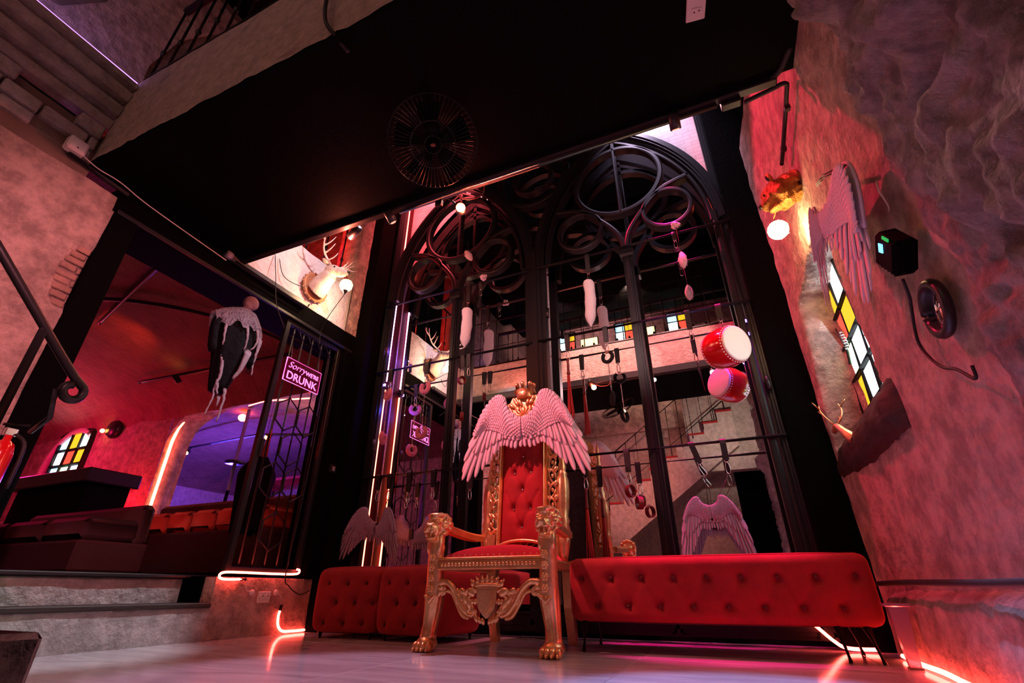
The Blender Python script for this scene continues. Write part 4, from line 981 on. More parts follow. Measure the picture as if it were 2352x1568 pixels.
# neon sign hung on the gate
sg = thing('neon_sign', 'clear acrylic sign with pink glowing lettering hung on the iron gate', 'sign', (XL+.03, 2.9, 2.03))
SY0, SY1, SZ0, SZ1 = 2.695, 3.105, 1.925, 2.135
MB().box((XL+.02, (SY0+SY1)/2, (SZ0+SZ1)/2), (.006, SY1-SY0, SZ1-SZ0)).build('sign_panel', 'sign_panel', sg, False)
for nm, a, b_ in (('l', (SY0, SZ0), (SY0, SZ1)), ('r', (SY1, SZ0), (SY1, SZ1)), ('t', (SY0, SZ1), (SY1, SZ1)), ('b', (SY0, SZ0), (SY1, SZ0))):
    MB().tube([(XL+.02, *a), (XL+.02, *b_)], .0035 if nm != 'l' else .005, 6).build('glowing_edge', 'sign_pink', sg)
def text(s_, size, loc, parent, m, shear=0., name='lettering', bold=0., ext=.002, rot=(R(90), 0, R(90)), spacing=1.):
    c = bpy.data.curves.new(name, 'FONT'); c.body = s_; c.size = size; c.extrude = ext; c.shear = shear; c.offset = bold; c.space_character = spacing
    o = bpy.data.objects.new(name, c); COL.objects.link(o)
    dg = bpy.context.evaluated_depsgraph_get(); me = bpy.data.meshes.new_from_object(o.evaluated_get(dg)); bpy.data.objects.remove(o)
    me.materials.clear(); me.materials.append(MATS[m]); q = bpy.data.objects.new(name, me); COL.objects.link(q)
    q.parent = parent; q.matrix_parent_inverse = world_of(parent).inverted(); q.location = loc; q.rotation_euler = rot; return q
text('DRUNK', .102, (XL+.026, SY0+.022, SZ0+.022), sg, 'sign_pink', 0, 'lettering_drunk', .0, .002, spacing=1.0)
text('Sorry', .088, (XL+.026, SY0+.022, SZ0+.125), sg, 'sign_pink', .35, 'lettering_sorry', -.0015)
text("WE'RE", .056, (XL+.026, SY0+.225, SZ0+.122), sg, 'sign_pink', 0, 'lettering_were', 0)
for y in (SY0+.04, SY1-.04): MB().tube([(XL+.02, y, SZ1), (XL-.01, y, 2.36)], .0018, 5).build('hanging_wire', 'chrome', sg)
# neon tube with curled ends lying on the ledge
def neon(pts, label, r=.010, m='neon_red', caps=(True, True)):
    t = thing('neon_tube', label, 'neon light', pts[0])
    P_ = spline(pts, 6); MB().tube(P_, r, 10).build('glowing_tube', m, t)
    for k, (a, b_) in enumerate(((P_[0], P_[1]), (P_[-1], P_[-2]))):
        if caps[k]: d = (Vector(a)-Vector(b_)).normalized(); MB().tube([Vector(a)-d*.004, Vector(a)+d*.035], r*1.35, 10).build('end_cap', 'cable_black', t)
    return t
YN = XL+.018
neon([(YN, 2.76, .372), (YN, 2.62, .370), (YN, 2.575, .385), (YN, 2.60, .412), (YN, 2.75, .416), (YN, 3.0, .414), (YN, 3.22, .416), (YN, 3.285, .425), (YN, 3.29, .447), (YN, 3.262, .452)], 'red neon tube with curled ends along the plastered ledge', .0085, caps=(True, False))
neon([(YN, 3.17, .165), (YN, 3.165, .12), (YN, 3.18, .06), (YN, 3.23, .022), (YN, 3.32, .016), (YN, 3.46, .016)], 'red neon tube bending down to the floor behind the tufted pouf', .0095, caps=(True, False))
neon([(.25, 3.58, .19), (.33, 3.58, .12), (.40, 3.58, .05), (.46, 3.58, .018), (.60, 3.58, .016)], 'red neon tube bending down to the floor under the long bench', .0095, caps=(False, False))
neon([(.645, 3.30, .016), (.638, 3.0, .016), (.645, 2.7, .018), (.635, 2.4, .016), (.64, 2.0, .016), (.64, 1.6, .016)], 'red neon tube lying along the foot of the right wall', .010, caps=(False, False))
# socket plate, plugs and cable on the ledge
sk = thing('wall_socket', 'double wall socket with paint drips on the plastered ledge', 'socket', (XL, 3.0, .25))
MB().box((XL+.012, 2.995, .255), (.012, .115, .075), ch=.004).build('plate', 'plastic_white', sk, False)
for dy in (-.026, .026): MB().lathe([(.019, 0), (.019, .008), (.015, .009), (.015, .004)], (XL+.018, 2.995+dy, .257), (1, 0, 0), 14).build('outlet', 'plastic_white', sk)
for y, lb in ((2.88, 'left'), (3.10, 'right')):
    tag(MB().lathe([(.022, 0), (.020, .012), (.012, .018)], (XL+.004, y, .285), (1, 0, 0), 14).build('cable_box', 'plastic_white'), 'small round cable box %s of the socket on the ledge' % lb, 'cable box')
tag(MB().tube(spline([(XL+.012, 2.82, .37), (XL+.012, 2.82, .31), (XL+.012, 2.87, .285)], 5), .004, 6).build('cable', 'plastic_white'), 'pale cable from the neon tube to the left cable box', 'cable')
tag(MB().tube(spline([(XL+.012, 3.11, .285), (XL+.012, 3.16, .25), (XL+.012, 3.17, .20)], 5), .004, 6).build('cable', 'plastic_white'), 'pale cable from the right cable box down to the neon tube', 'cable')
tag(MB().tube(spline([(XL+.03, 3.16, 2.35), (XL+.03, 3.17, 1.6), (XL+.035, 3.16, .9), (XL+.035, 3.14, .42), (XL+.03, 3.2, .33), (XL+.03, 3.33, .27), (XL+.02, 3.44, .30)], 8), .0045, 6).build('cable', 'cable_black'), 'black cable hanging over the ledge end by the pouf', 'cable')
for z, y in ((1.30, 3.43),):
    sw = thing('switch_plate', 'small dark switch plate on the black jamb', 'switch', (XL+.05, y, z)); MB().box((XL+.055, y, z), (.012, .08, .075), ch=.004).build('plate', 'black_metal', sw, False); MB().box((XL+.064, y, z), (.008, .03, .04), ch=.002).build('rocker', 'plastic_grey', sw, False)
# hanging ghost
gx = -3.25
gh = thing('ghost_figure', 'hanging ghost in torn gauze over a black robe in the opening', 'halloween figure', (gx, 2.13, 1.95))
hd = MB(); hd.ell((gx, 2.164, 2.362), (.056, .062, .060), 16, 12); hd.ell((gx+.012, 2.135, 2.325), (.034, .036, .042), 12, 10); hd.tube([(gx, 2.15, 2.33), (gx, 2.125, 2.265)], [.026, .03], 10)
hd.build('head', 'gauze', gh, mods=[REMESH(.009), SMOOTH])
CT = [(1.895, 2.150), (1.96, 2.205), (2.046, 2.262), (2.125, 2.296), (2.19, 2.285), (2.245, 2.25), (2.285, 2.20), (2.322, 2.12)]
CB = [(1.925, 2.03), (1.975, 2.06), (2.035, 2.10), (2.09, 2.105), (2.139, 2.10), (2.185, 2.13), (2.235, 2.11), (2.30, 2.06)]
def cape(u, v, sg):
    a = u*7; i = min(6, int(a)); k = a-i; t = Vector(CT[i]).lerp(Vector(CT[i+1]), k); q = Vector(CB[i]).lerp(Vector(CB[i+1]), k)
    q.y += .022*math.sin(u*PI*7.5)
    p = t.lerp(q, v); return (gx+sg*(.02+.075*math.sin(PI*(.08+.84*u))*math.sqrt(max(0, min(1, v*1.6))))+.008*nz(u*9, v*5, sg), p.x+.006*nz(u*12, v*9, 3), p.y)
for sg in (1, -1): MB().grid(40, 14, lambda u, v, sg=sg: cape(u, v, sg)).build('gauze_cape', 'gauze_thin', gh)
def strip(pts, w0=.013, w1=.003):
    P_ = spline(pts, 5); n = len(P_)
    P_ = [p+Vector((.004*nz(i*.9, 1, p.z*9), .008*nz(i*.8, 2, p.z*7), 0)) for i, p in enumerate(P_)]
    MB().tube(P_, [w0+(w1-w0)*i/(n-1)+.003*abs(math.sin(i*1.3)) for i in range(n)], 6, flat=.45).build('gauze_strip', 'gauze', gh)
for pts in ([(gx+.06, 1.98, 2.10), (gx+.07, 1.985, 2.0), (gx+.06, 2.006, 1.90)], [(gx+.08, 2.135, 2.12), (gx+.085, 2.16, 2.02), (gx+.07, 2.17, 1.925)], [(gx+.08, 2.225, 2.13), (gx+.08, 2.25, 2.03), (gx+.07, 2.224, 1.95)], [(gx+.06, 2.28, 2.09), (gx+.06, 2.285, 1.96), (gx+.05, 2.289, 1.86), (gx+.05, 2.30, 1.775)], [(gx+.05, 2.30, 2.08), (gx+.05, 2.295, 1.97), (gx+.045, 2.285, 1.87)],
            [(gx+.05, 2.03, 1.83), (gx+.05, 2.06, 1.70), (gx+.04, 2.055, 1.60), (gx+.04, 2.06, 1.50), (gx+.03, 2.049, 1.376)], [(gx+.05, 2.055, 1.62), (gx+.05, 2.08, 1.54)], [(gx+.05, 2.125, 1.60), (gx+.05, 2.14, 1.50), (gx+.04, 2.141, 1.353)], [(gx+.05, 2.10, 1.53), (gx+.04, 2.105, 1.46)]): strip(pts)
strip([(gx+.085, 2.20, 1.93), (gx+.09, 2.18, 1.80), (gx+.07, 2.15, 1.68)], .030, .008)
RC = [(2.12, 2.26, .05, .10), (2.12, 2.15, .07, .17), (2.115, 2.0, .08, .16), (2.11, 1.86, .075, .125), (2.105, 1.74, .06, .095), (2.10, 1.64, .05, .072), (2.10, 1.57, .04, .055)]
MB().loft([[Vector((gx+rx*math.cos(2*PI*k/28)*(1+.10*math.sin(k*2.1)), cy+ry*math.sin(2*PI*k/28)*(1+.10*math.sin(k*2.1+1)), cz)) for k in range(28)] for cy, cz, rx, ry in RC]).build('robe', 'robe_black', gh)
for y0_, y1_, y2_ in ((2.0, 1.93, 1.96), (2.24, 2.285, 2.275)):
    MB().tube(spline([(gx, y0_, 2.18), (gx+.02, y1_, 2.05), (gx+.03, y2_, 1.83)], 4), [.035]*4+[.03]*4+[.02], 8).build('sleeve', 'robe_black', gh)
for y0_, z0_ in ((2.275, 1.83), (2.10, 1.565)):
    for k in range(3): MB().tube([(gx+.03, y0_-.012+.012*k, z0_), (gx+.04, y0_-.02+.016*k, z0_-.03), (gx+.035, y0_-.026+.02*k, z0_-.055)], [.005, .004, .002], 6).build('finger', 'robe_black', gh)
MB().tube([(gx, 2.164, 2.41), (gx-.05, 2.164, 2.47), (XL+.012, 2.164, 2.52)], .0025, 5).build('hanging_cord', 'cable_black', gh)

# deer head on a round wooden plaque with a lantern in its mouth
dh = thing('deer_head', 'white stag head with antlers on a round plaque holding a lantern', 'deer head', (XL, 2.80, 2.95))
D0 = Vector((XL, 2.80, 2.93))
pq = MB().lathe([(.001, .0), (.145, .0), (.15, .012), (.145, .03), (.135, .03), (.125, .022), (.001, .022)], D0+Vector((.022, 0, 0)), (1, 0, 0), 30).build('plaque', 'plaque_wood', dh)
for k in range(14): a = 2*PI*k/14; MB().ell(D0+Vector((.036, .150*math.cos(a), .150*math.sin(a))), (.010, .012, .012), 8, 6).build('plaque_bead', 'plaque_wood', pq)
db = MB()
# neck then head, turned towards the mirror (+y)
rg = []
for (x, y, z, r1, r2) in ((.055, 0, -.045, .100, .10), (.10, .005, .015, .092, .100), (.14, .012, .075, .078, .088), (.19, .022, .13, .066, .070)):
    u1 = Vector((0, 1, 0)); v1 = Vector((-.55, 0, .85)).normalized(); rg.append([D0+Vector((x, y, z))+u1*r1*math.cos(2*PI*k/18)+v1*r2*math.sin(2*PI*k/18) for k in range(18)])
db.loft(rg)
hdv = Vector((.955, .28, -.10)).normalized(); H0 = D0+Vector((.20, .02, .165)); Hm = Matrix.Rotation(math.atan2(hdv.y, hdv.x), 3, 'Z') @ Matrix.Rotation(math.asin(-hdv.z), 3, 'Y')
def hp(a, b_, c): return H0+Hm @ Vector((a, b_, c))
db.ell(H0, (.085, .062, .066), 16, 12, Hm); db.ell(hp(.07, 0, -.012), (.075, .044, .048), 14, 10, Hm); db.ell(hp(.135, 0, -.022), (.045, .030, .034), 14, 10, Hm); db.ell(hp(.10, 0, -.05), (.06, .024, .018), 12, 8, Hm)
db.ell(hp(.02, .045, .018), (.028, .015, .018), 10, 8, Hm); db.ell(hp(.02, -.045, .018), (.028, .015, .018), 10, 8, Hm)
dhead = db.build('head', 'deer_fur', dh, mods=[REMESH(.008), SMOOTH])
MB().ell(hp(.172, 0, -.015), (.014, .022, .018), 12, 8, Hm).build('nose', 'dark_nose', dhead)
for s in (-1, 1):
    MB().ell(hp(.040, s*.052, .016), (.012, .006, .010), 10, 8, Hm).build('eye', 'dark_nose', dhead)
    e0 = hp(-.03, s*.05, .035); e1 = hp(-.06, s*.125, .065); ev = (e1-e0).normalized()
    MB().tube([e0, e0+ev*.02, e0+ev*.05, e0+ev*.08, e1], [.012, .022, .025, .016, .003], 10, flat=.45).build('ear', 'deer_fur', dhead)
    an = MB(); B0 = hp(-.02, s*.028, .055)
    def ap_(a, b_, c): return B0+Hm @ Vector((a, s*b_, c))
    main = spline([ap_(0, 0, 0), ap_(-.03, .07, .05), ap_(-.03, .14, .09), ap_(.0, .215, .15), ap_(.04, .27, .23)], 6)
    an.tube(main, [.0125-.0003*i for i in range(len(main))], 8)
    for (b0, m1, m2) in (((-.015, .04, .03), (.05, .06, .05), (.08, .06, .10)), ((-.03, .10, .07), (.03, .12, .11), (.06, .12, .17)), ((-.02, .165, .11), (.04, .17, .15), (.08, .17, .21)), ((.0, .21, .145), (-.03, .25, .20), (-.04, .25, .27)), ((.0, .21, .145), (.03, .29, .17), (.05, .34, .21))):
        pts = spline([ap_(*b0), ap_(*m1), ap_(*m2)], 5); an.tube(pts, [.0095-.0006*i for i in range(len(pts))], 7)
    an.build('antler', 'bone', dh, mods=[REMESH(.005)])
lc = hp(.19, 0, -.165); ln_ = MB()
for k in range(10):
    a = PI*k/10; ln_.tube([lc+Vector((.062*math.cos(a)*math.sin(t), .062*math.sin(a)*math.sin(t), .062*math.cos(t))) for t in [2*PI*i/20 for i in range(20)]], .0016, 4, True)
for zz in (-.04, -.02, 0, .02, .04): rr = math.sqrt(.062**2-zz*zz); ln_.tube([lc+Vector((rr*math.cos(t), rr*math.sin(t), zz)) for t in [2*PI*i/24 for i in range(24)]], .0016, 4, True)
lt = thing('lantern', 'round wire lantern hanging from the stag\'s mouth', 'lantern', lc)
stuff(ln_.build('wire_cage', 'chrome', lt)); MB().ell(lc, .045, 16, 12).build('bulb', 'bulb_warm', lt); MB().lathe([(.002, -.105), (.022, -.065), (.024, -.06), (.01, -.055)], lc, (0, 0, 1), 12).build('cone_tip', 'black_metal', lt)
MB().tube([lc+Vector((0, 0, .06)), hp(.155, 0, -.045)], .0025, 5).build('hook', 'black_metal', lt)
light('deer_lantern_light', 'POINT', lc+Vector((-.06, .0, -.06)), (1, .60, .32), 10, None, .04)
for lb, pts in (('black cable looping from the bridge to the stag head', [(XL+.02, 2.36, 2.98), (XL+.05, 2.43, 2.82), (XL+.09, 2.58, 2.80), (XL+.10, 2.65, 2.84)]), ('black cable hanging from the bridge down across the lintel', [(XL+.02, 2.31, 2.99), (XL+.09, 2.32, 2.75), (XL+.09, 2.40, 2.5), (XL+.06, 2.56, 2.35)]), ('thin cable running down the parapet beside the pillar', [(XL+.02, 3.30, 3.27), (XL+.02, 3.30, 3.0), (XL+.02, 3.30, 2.72)]), ('thin cable from the lantern down to the gate', [lc+Vector((0, 0, -.10)), (XL+.05, 2.98, 2.6), (XL+.03, 3.0, 2.4)])):
    tag(MB().tube(spline(pts, 7), .0035, 6).build('cable', 'cable_black'), lb, 'cable')
# fluorescent tube holder on the lintel end
tb_ = thing('tube_holder', 'grey metal tube holder at the top of the lintel below the stag', 'light fitting', (XL+.05, 2.2, 2.70))
MB().box((XL+.04, 2.32, 2.685), (.05, .85, .055), ch=.01).build('housing', 'steel_grey', tb_, False); MB().lathe([(.001, 0), (.034, 0), (.034, .05), (.001, .05)], (XL+.045, 1.88, 2.69), (0, 1, 0), 16).build('end_socket', 'acrylic_clear', tb_)
MB().tube([(XL+.075, 1.96, 2.655), (XL+.08, 2.4, 2.65), (XL+.075, 2.735, 2.655), (XL+.07, 2.75, 2.70)], .007, 6).build('bracket', 'black_metal', tb_)
# spot lamp in the upper room
def spot(name_label, c, d, bulb='bulb_red', r=.032, l=.12, mount=None, grp=None):
    c = Vector(c); d = Vector(d).normalized(); t = thing('spotlight', name_label, 'spotlight', c, grp)
    MB().lathe([(.001, -l), (r*.9, -l), (r, -l*.9), (r, 0), (r*.92, 0), (r*.85, -.02)], c, d, 18, False).build('housing', 'black_metal', t)
    MB().lathe([(.001, .004), (r*.6, .002), (r*.88, -.012), (.001, -.014)], c, d, 16, False).build('lamp_face', bulb, t)
    if mount is not None:
        m_ = Vector(mount); MB().tube([c-d*l*.5, (c-d*l*.5+m_)/2+Vector((0, 0, .0)), m_], .008, 6).build('bracket', 'black_metal', t)
    return t
spot('orange red spotlight clamped to the bridge edge beside the stag antlers', (-2.25, 2.10, 2.665), (-.85, .25, -.30), 'bulb_orange', .030, .115, (-2.20, 2.045, 2.725))
light('upper_room_red', 'POINT', (XL-.9, 2.7, 3.7), (1, .02, .02), 60, None, .08)
light('parapet_pink', 'SPOT', (-1.9, 2.35, 3.9), (1, .78, .86), 130, (XL, 2.6, 3.0), .04, 42, .8)  # added spot that whitens the parapet around the lantern

prl = thing('parapet_railing', 'dark iron railing standing on the plastered parapet behind the stag', 'railing', (XL-.15, 2.7, 3.29))
MB().tube([(XL-.15, 1.95, 4.2), (XL-.15, 3.3, 4.2)], .016, 8).build('top_rail', 'black_metal', prl)
for k in range(6):
    y = 2.0+k*.245; MB().tube([(XL-.15, y, 3.28), (XL-.15, y, 4.2)], .009, 8).lathe([(.009, -.03), (.018, -.012), (.018, .012), (.009, .03)], (XL-.15, y, 3.62), (0, 0, 1), 8).build('baluster', 'black_metal', prl)
# ================================================================== red vaulted room and the blue room beyond its arch
def vz(y): return 2.35+.75*math.sqrt(max(.002, 1-((y-1.6)/2.42)**2))
struct(MB().grid(50, 40, lambda u, v: (-10.5+u*6.75, -.6+v*4.6, vz(-.6+v*4.6)+.015*fbm(u*20, v*12, 1))).build('ceiling_vault', 'brick_vault'), 'brick barrel vault of the red room')
YB = 4.0; AX0, AX1 = -6.92, -4.05
def arch_z(x):
    t = (x-(AX0+AX1)/2)/((AX1-AX0)/2); return 2.12+.52*math.sqrt(max(0, 1-abs(t)**2.6))
# back wall with the wide arch: left pier, right pier and the part above the arch
wb = MB()
wb.grid(40, 30, lambda u, v: (-10.5+u*(AX0+10.5), YB+.02*fbm(u*9, v*7, 3)+.03*nz(u*4, v*3, 1), .38+v*2.45)); wb.grid(8, 30, lambda u, v: (AX1+u*.75, YB+.02*fbm(u*3, v*7, 5), .38+v*2.45))
NA = 44
for i in range(NA):
    xa, xb = AX0+(AX1-AX0)*i/NA, AX0+(AX1-AX0)*(i+1)/NA
    wb.add([(xa, YB, arch_z(xa)), (xb, YB, arch_z(xb)), (xb, YB, 2.85), (xa, YB, 2.85)], [(0, 1, 2, 3)])
struct(wb.build('wall_red_room', 'plaster'), 'red lit rough plaster wall with a wide arch')
it = MB(); path = [(AX0, .38), (AX0, 1.0), (AX0, 1.6)]+[(AX0+(AX1-AX0)*i/NA, arch_z(AX0+(AX1-AX0)*i/NA)) for i in range(NA+1)]+[(AX1, 1.6), (AX1, 1.0), (AX1, .38)]
it.grid(len(path)-1, 8, lambda u, v: (path[int(u*(len(path)-1)+.5)][0]+.02*fbm(u*20, v*4, 2), YB+v*.32, path[int(u*(len(path)-1)+.5)][1]+.012*fbm(u*22, v*4, 6)))
struct(it.build('arch_soffit', 'plaster'), 'rough plastered inner face of the arch')
struct(MB().box((-10.5, 1.9, 1.7), (.1, 4.6, 2.9)).build('wall_red_room_end', 'plaster', smooth=False), 'far end wall of the red room')
struct(MB().box((-7.1, -.6, 1.7), (6.9, .1, 2.9)).build('wall_red_room_front', 'plaster', smooth=False), 'near end wall of the red room')
# stained glass windows: a builder for panes in a lead grid
PC = {'w': 'pane_white', 'y': 'pane_yellow', 'r': 'pane_red', 'g': 'pane_green', 'b': 'pane_blue', 'c': 'pane_cream'}
def stained(name, label, o, u, v, nrm, wd, ht, grid, archh=0., bar_=.018, par_kind='structure'):
    """grid: rows from the top; each letter a pane"""
    o, u, v, nrm = Vector(o), Vector(u).normalized(), Vector(v).normalized(), Vector(nrm).normalized()
    t = bpy.data.objects.new(name, None); COL.objects.link(t); t.location = o; struct(t, label)
    nr, nc = len(grid), len(grid[0]); cw, chh = wd/nc, ht/nr
    def topz(a): return ht+archh*(1-((a-wd/2)/(wd/2))**2)
    for r_ in range(nr):
        for c_ in range(nc):
            a0, a1 = c_*cw+bar_/2, (c_+1)*cw-bar_/2; b0, b1 = ht-(r_+1)*chh+bar_/2, ht-r_*chh-bar_/2
            poly = [(a0, b0), (a1, b0)]
            if r_ == 0: poly += [(a1+(a0-a1)*k/4, topz(a1+(a0-a1)*k/4)-bar_/2) for k in range(5)]
            else: poly += [(a1, b1), (a0, b1)]
            MB().prism(poly, o-nrm*.003, u, v, nrm*.006).build('pane', PC[grid[r_][c_]], t, False)
    def bar2(p, q, w_=bar_*.62): MB().tube([o+u*p[0]+v*p[1], o+u*q[0]+v*q[1]], w_, 6).build('glazing_bar', 'lead', t)
    for c_ in range(nc+1): bar2((c_*cw, 0), (c_*cw, topz(c_*cw)), bar_*(.62 if 0 < c_ < nc else .8))
    for r_ in range(1, nr+1): bar2((0, ht-r_*chh), (wd, ht-r_*chh))
    MB().tube([o+u*(wd*k/12)+v*topz(wd*k/12) for k in range(13)], bar_*.8, 6).build('arched_head', 'lead', t)
    return t
stained('window_1', 'small stained glass window in the wall of the red room', (-9.50, YB-.03, 1.74), (1, 0, 0), (0, 0, 1), (0, -1, 0), .80, .72, ['byw', 'wry', 'bgw'], .06, .05)
MB().tube(arc((-9.1, YB-.03, 1.9), .62, 55, 180, 16)+[(-9.72, YB-.03, 1.6)], .05, 8).build('trim_12', 'plaster_white'); struct(bpy.data.objects['trim_12'], 'pale reveal around the small stained glass window')
light('red_room_window_glow', 'AREA', (-9.1, YB-.12, 2.0), (.7, .85, 1), 6, (-9.1, 2, 1.9), .5)
# neon up the left side of the arch
tubelight([(AX0+.03, YB+.06, .95), (AX0+.03, YB+.06, 2.12), (AX0+.07, YB+.06, 2.30), (AX0+.16, YB+.06, 2.42)], .020, 'neon_orange', 'long orange neon tube up the left side of the vaulted arch')
tubelight([(AX0+1.1, YB+.27, 2.56), (-5.5, YB+.27, 2.585), (-4.7, YB+.27, 2.5)], .010, 'neon_red', 'thin red neon tube under the crown of the vaulted arch')
light('red_room_a', 'POINT', (-7.3, 3.62, 1.1), (1, .01, .03), 42, None, .1)
light('red_room_b', 'SPOT', (-5.6, 2.9, 2.55), (1, .06, .02), 26, (-6.6, 2.5, 2.9), .02, 90, .8)
light('red_room_c', 'POINT', (-8.6, 3.0, 2.0), (1, .01, .12), 60, None, .1)
light('red_room_d', 'POINT', (-4.6, 2.3, 1.6), (1, .02, .02), 7, None, .1)
# sofas of the red room
def sofa(label, x0, x1, y0, y1, z0, ztop, m, n, back='+'):
    t = thing('sofa', label, 'sofa', ((x0+x1)/2, (y0+y1)/2, .385), 'sofas of the red room'); w_ = (x1-x0)/n
    MB().box(((x0+x1)/2, (y0+y1)/2, z0/2+.385/2+.02), (x1-x0, y1-y0, z0-.385-.04), ch=.02).build('base', 'sofa_dark', t, False)
    for i in range(n): MB().box((x0+w_*(i+.5), y0+(y1-y0)*.42, (z0+ztop)/2), (w_-.012, (y1-y0)*.80, ztop-z0), ch=.045).build('cushion', m, t)
    MB().box(((x0+x1)/2, y1-.08, (z0+ztop)/2+.06), (x1-x0, .12, ztop-z0+.16), ch=.04).build('backrest', 'sofa_dark', t)
    return t
sofa('orange red banquette below the vaulted arch behind the gate', -5.9, -3.82, 3.25, 3.72, .80, 1.0, 'sofa_orange', 6)
sofa('dark sofa on the raised floor at the left end', -9.9, -7.9, 2.75, 3.35, .72, .92, 'sofa_dark', 4)
sofa('dark low sofa in front of the neon arch', -6.6, -4.75, 2.35, 2.9, .66, .84, 'sofa_dark', 3)
tb1 = thing('cabinet', 'black cabinet with an overhanging top in front of the stained glass window', 'cabinet', (-6.3, 3.1, .385))
MB().box((-6.95, 3.2, .86), (1.35, .45, .95), ch=.01).build('body', 'black_paint', tb1, False); MB().box((-6.95, 3.18, 1.40), (1.55, .55, .15), ch=.012).build('top', 'black_metal', tb1, False)
# lamp on the wall, pipes and track lights under the vault
wlmp = thing('wall_lamp', 'small round black wall lamp in the red room', 'lamp', (-8.2, YB-.05, 2.42)); MB().lathe([(.001, 0), (.13, 0), (.14, .05), (.11, .10), (.001, .11)], (-8.15, YB-.01, 2.42), (0, -1, 0), 18).build('shade', 'black_metal', wlmp); MB().ell((-8.32, YB-.12, 2.40), .03, 10, 8).build('bulb', 'bulb_orange', wlmp)
def vp(x, y, d=.05): return (x, y, vz(y)-d)
for lb, pts in (('long black pipe crossing the brick vault', [vp(-6.4, 1.9), vp(-5.6, 2.2), vp(-5.0, 2.6), vp(-4.5, 3.1), vp(-4.2, 3.5)]), ('black pipe crossing the vault towards the gate', [vp(-6.2, 2.45), vp(-5.4, 2.25), vp(-4.6, 2.05), vp(-3.95, 1.9)]), ('black track rail under the vault near the arch', [vp(-6.9, 3.4, .1), vp(-5.6, 3.45, .1), vp(-4.3, 3.5, .1)])):
    tag(MB().tube(spline(pts, 8), .022, 8).build('ceiling_pipe', 'black_metal'), lb, 'pipe')
spot('small spotlight on the track rail under the red vault', (-6.1, 3.36, vz(3.42)-.14), (-.3, -.6, .75), 'bulb_orange', .035, .11, (-6.1, 3.42, vz(3.42)-.09))
spot('small spotlight on the track rail nearest the hanging ghost', (-4.9, 3.42, vz(3.46)-.14), (.3, -.8, -.45), 'bulb_red', .035, .11, (-4.9, 3.48, vz(3.46)-.09))
tas = thing('red_tassel', 'long red tassel hanging behind the iron gate', 'tassel', (-3.62, 2.93, 1.78)); MB().tube([(-3.62, 2.935, 1.79), (-3.62, 2.93, 1.56)], [.014, .012], 8).build('handle', 'leather_red', tas)
mbt = MB()
for k in range(9): a = 2*PI*k/9; mbt.tube([(-3.62+.008*math.cos(a), 2.93+.008*math.sin(a), 1.57), (-3.62+.022*math.cos(a), 2.925+.022*math.sin(a), 1.33)], .005, 5)
mbt.build('fringe', 'whip_red', tas); MB().tube([(-3.62, 2.935, 1.79), (-3.62, 2.935, 2.505)], .002, 4).build('cord', 'cable_black', tas)
g2 = thing('robed_figure', 'dark robed hanging figure behind the iron gate', 'halloween figure', (-3.75, 3.0, 1.2))
hd = MB(); hd.ell((-3.75, 3.0, 1.40), (.05, .05, .06), 12, 10); hd.ell((-3.73, 3.0, 1.35), (.035, .035, .04), 10, 8); hd.build('skull', 'bone', g2, mods=[REMESH(.009)])
MB().grid(26, 14, lambda u, v: (-3.75+(.05+.10*min(1, v*4)-.05*v)*math.cos(2*PI*u)*(1+.12*math.sin(12*PI*u)), 3.0+(.05+.13*min(1, v*4)-.07*v)*math.sin(2*PI*u)*(1+.12*math.sin(14*PI*u)), 1.37-.62*v-.05*abs(math.sin(5*PI*u))*v), True).build('robe', 'robe_black', g2)
MB().tube([(-3.75, 3.0, 1.45), (-3.75, 3.0, 2.505)], .002, 4).build('cord', 'cable_black', g2)
# blue room
def bz(x): return 2.05+.95*math.sqrt(max(.002, 1-((x+7.3)/3.4)**2))
struct(MB().grid(40, 20, lambda u, v: (-10.65+u*6.7, 4.30+v*4.7, bz(-10.65+u*6.7)+.01*fbm(u*18, v*9, 1))).build('ceiling_blue_vault', 'brick_vault'), 'blue lit brick vault beyond the arch')
bw = MB(); bw.grid(20, 12, lambda u, v: (-10.7+u*7, 9.0, .3+v*2.9)); bw.grid(20, 12, lambda u, v: (-10.6, 4.3+u*4.7, .3+v*2.4)); bw.grid(20, 12, lambda u, v: (-4.0, 4.33+u*4.7, .3+v*2.4))
struct(bw.build('wall_blue_room', 'plaster_fine'), 'walls of the blue lit room beyond the arch')
struct(MB().box((-7.3, 6.7, .33), (6.9, 4.8, .06)).build('floor_blue_room', 'dark_wall', smooth=False), 'dark floor of the blue room')
light('blue_room_a', 'POINT', (-8.4, 6.0, 1.8), (.16, .06, 1), 190, None, .1); light('blue_room_b', 'POINT', (-5.4, 6.6, 1.6), (.80, .08, .75), 95, None, .1)
pl_ = thing('dance_pole', 'chrome dance pole in the blue room', 'pole', (-7.0, 5.4, .36)); MB().tube([(-7.05, 5.2, .36), (-7.05, 5.2, bz(-7.05)-.02)], .028, 12).build('pole', 'chrome', pl_); MB().lathe([(.02, 0), (.15, .0), (.15, .03), (.04, .05)], (-7.05, 5.2, 2.08), (0, 0, 1), 18).build('collar', 'black_metal', pl_)
br_ = thing('bar_counter', 'dark bar counter with a red fringe in the blue room', 'counter', (-7.4, 7.4, .36)); MB().box((-7.6, 7.3, .95), (3.4, .6, 1.15), ch=.02).build('body', 'black_paint', br_, False); MB().box((-7.6, 7.25, 1.56), (3.7, .8, .06), ch=.01).build('top', 'black_metal', br_, False)
MB().box((-7.3, 7.2, 2.25), (2.4, .5, .05)).build('canopy', 'velvet_red', br_, False)
for x in (-8.4, -6.2): MB().tube([(x, 7.2, 1.59), (x, 7.2, 2.24)], .02, 8).build('canopy_post', 'black_metal', br_)
mbf = MB()
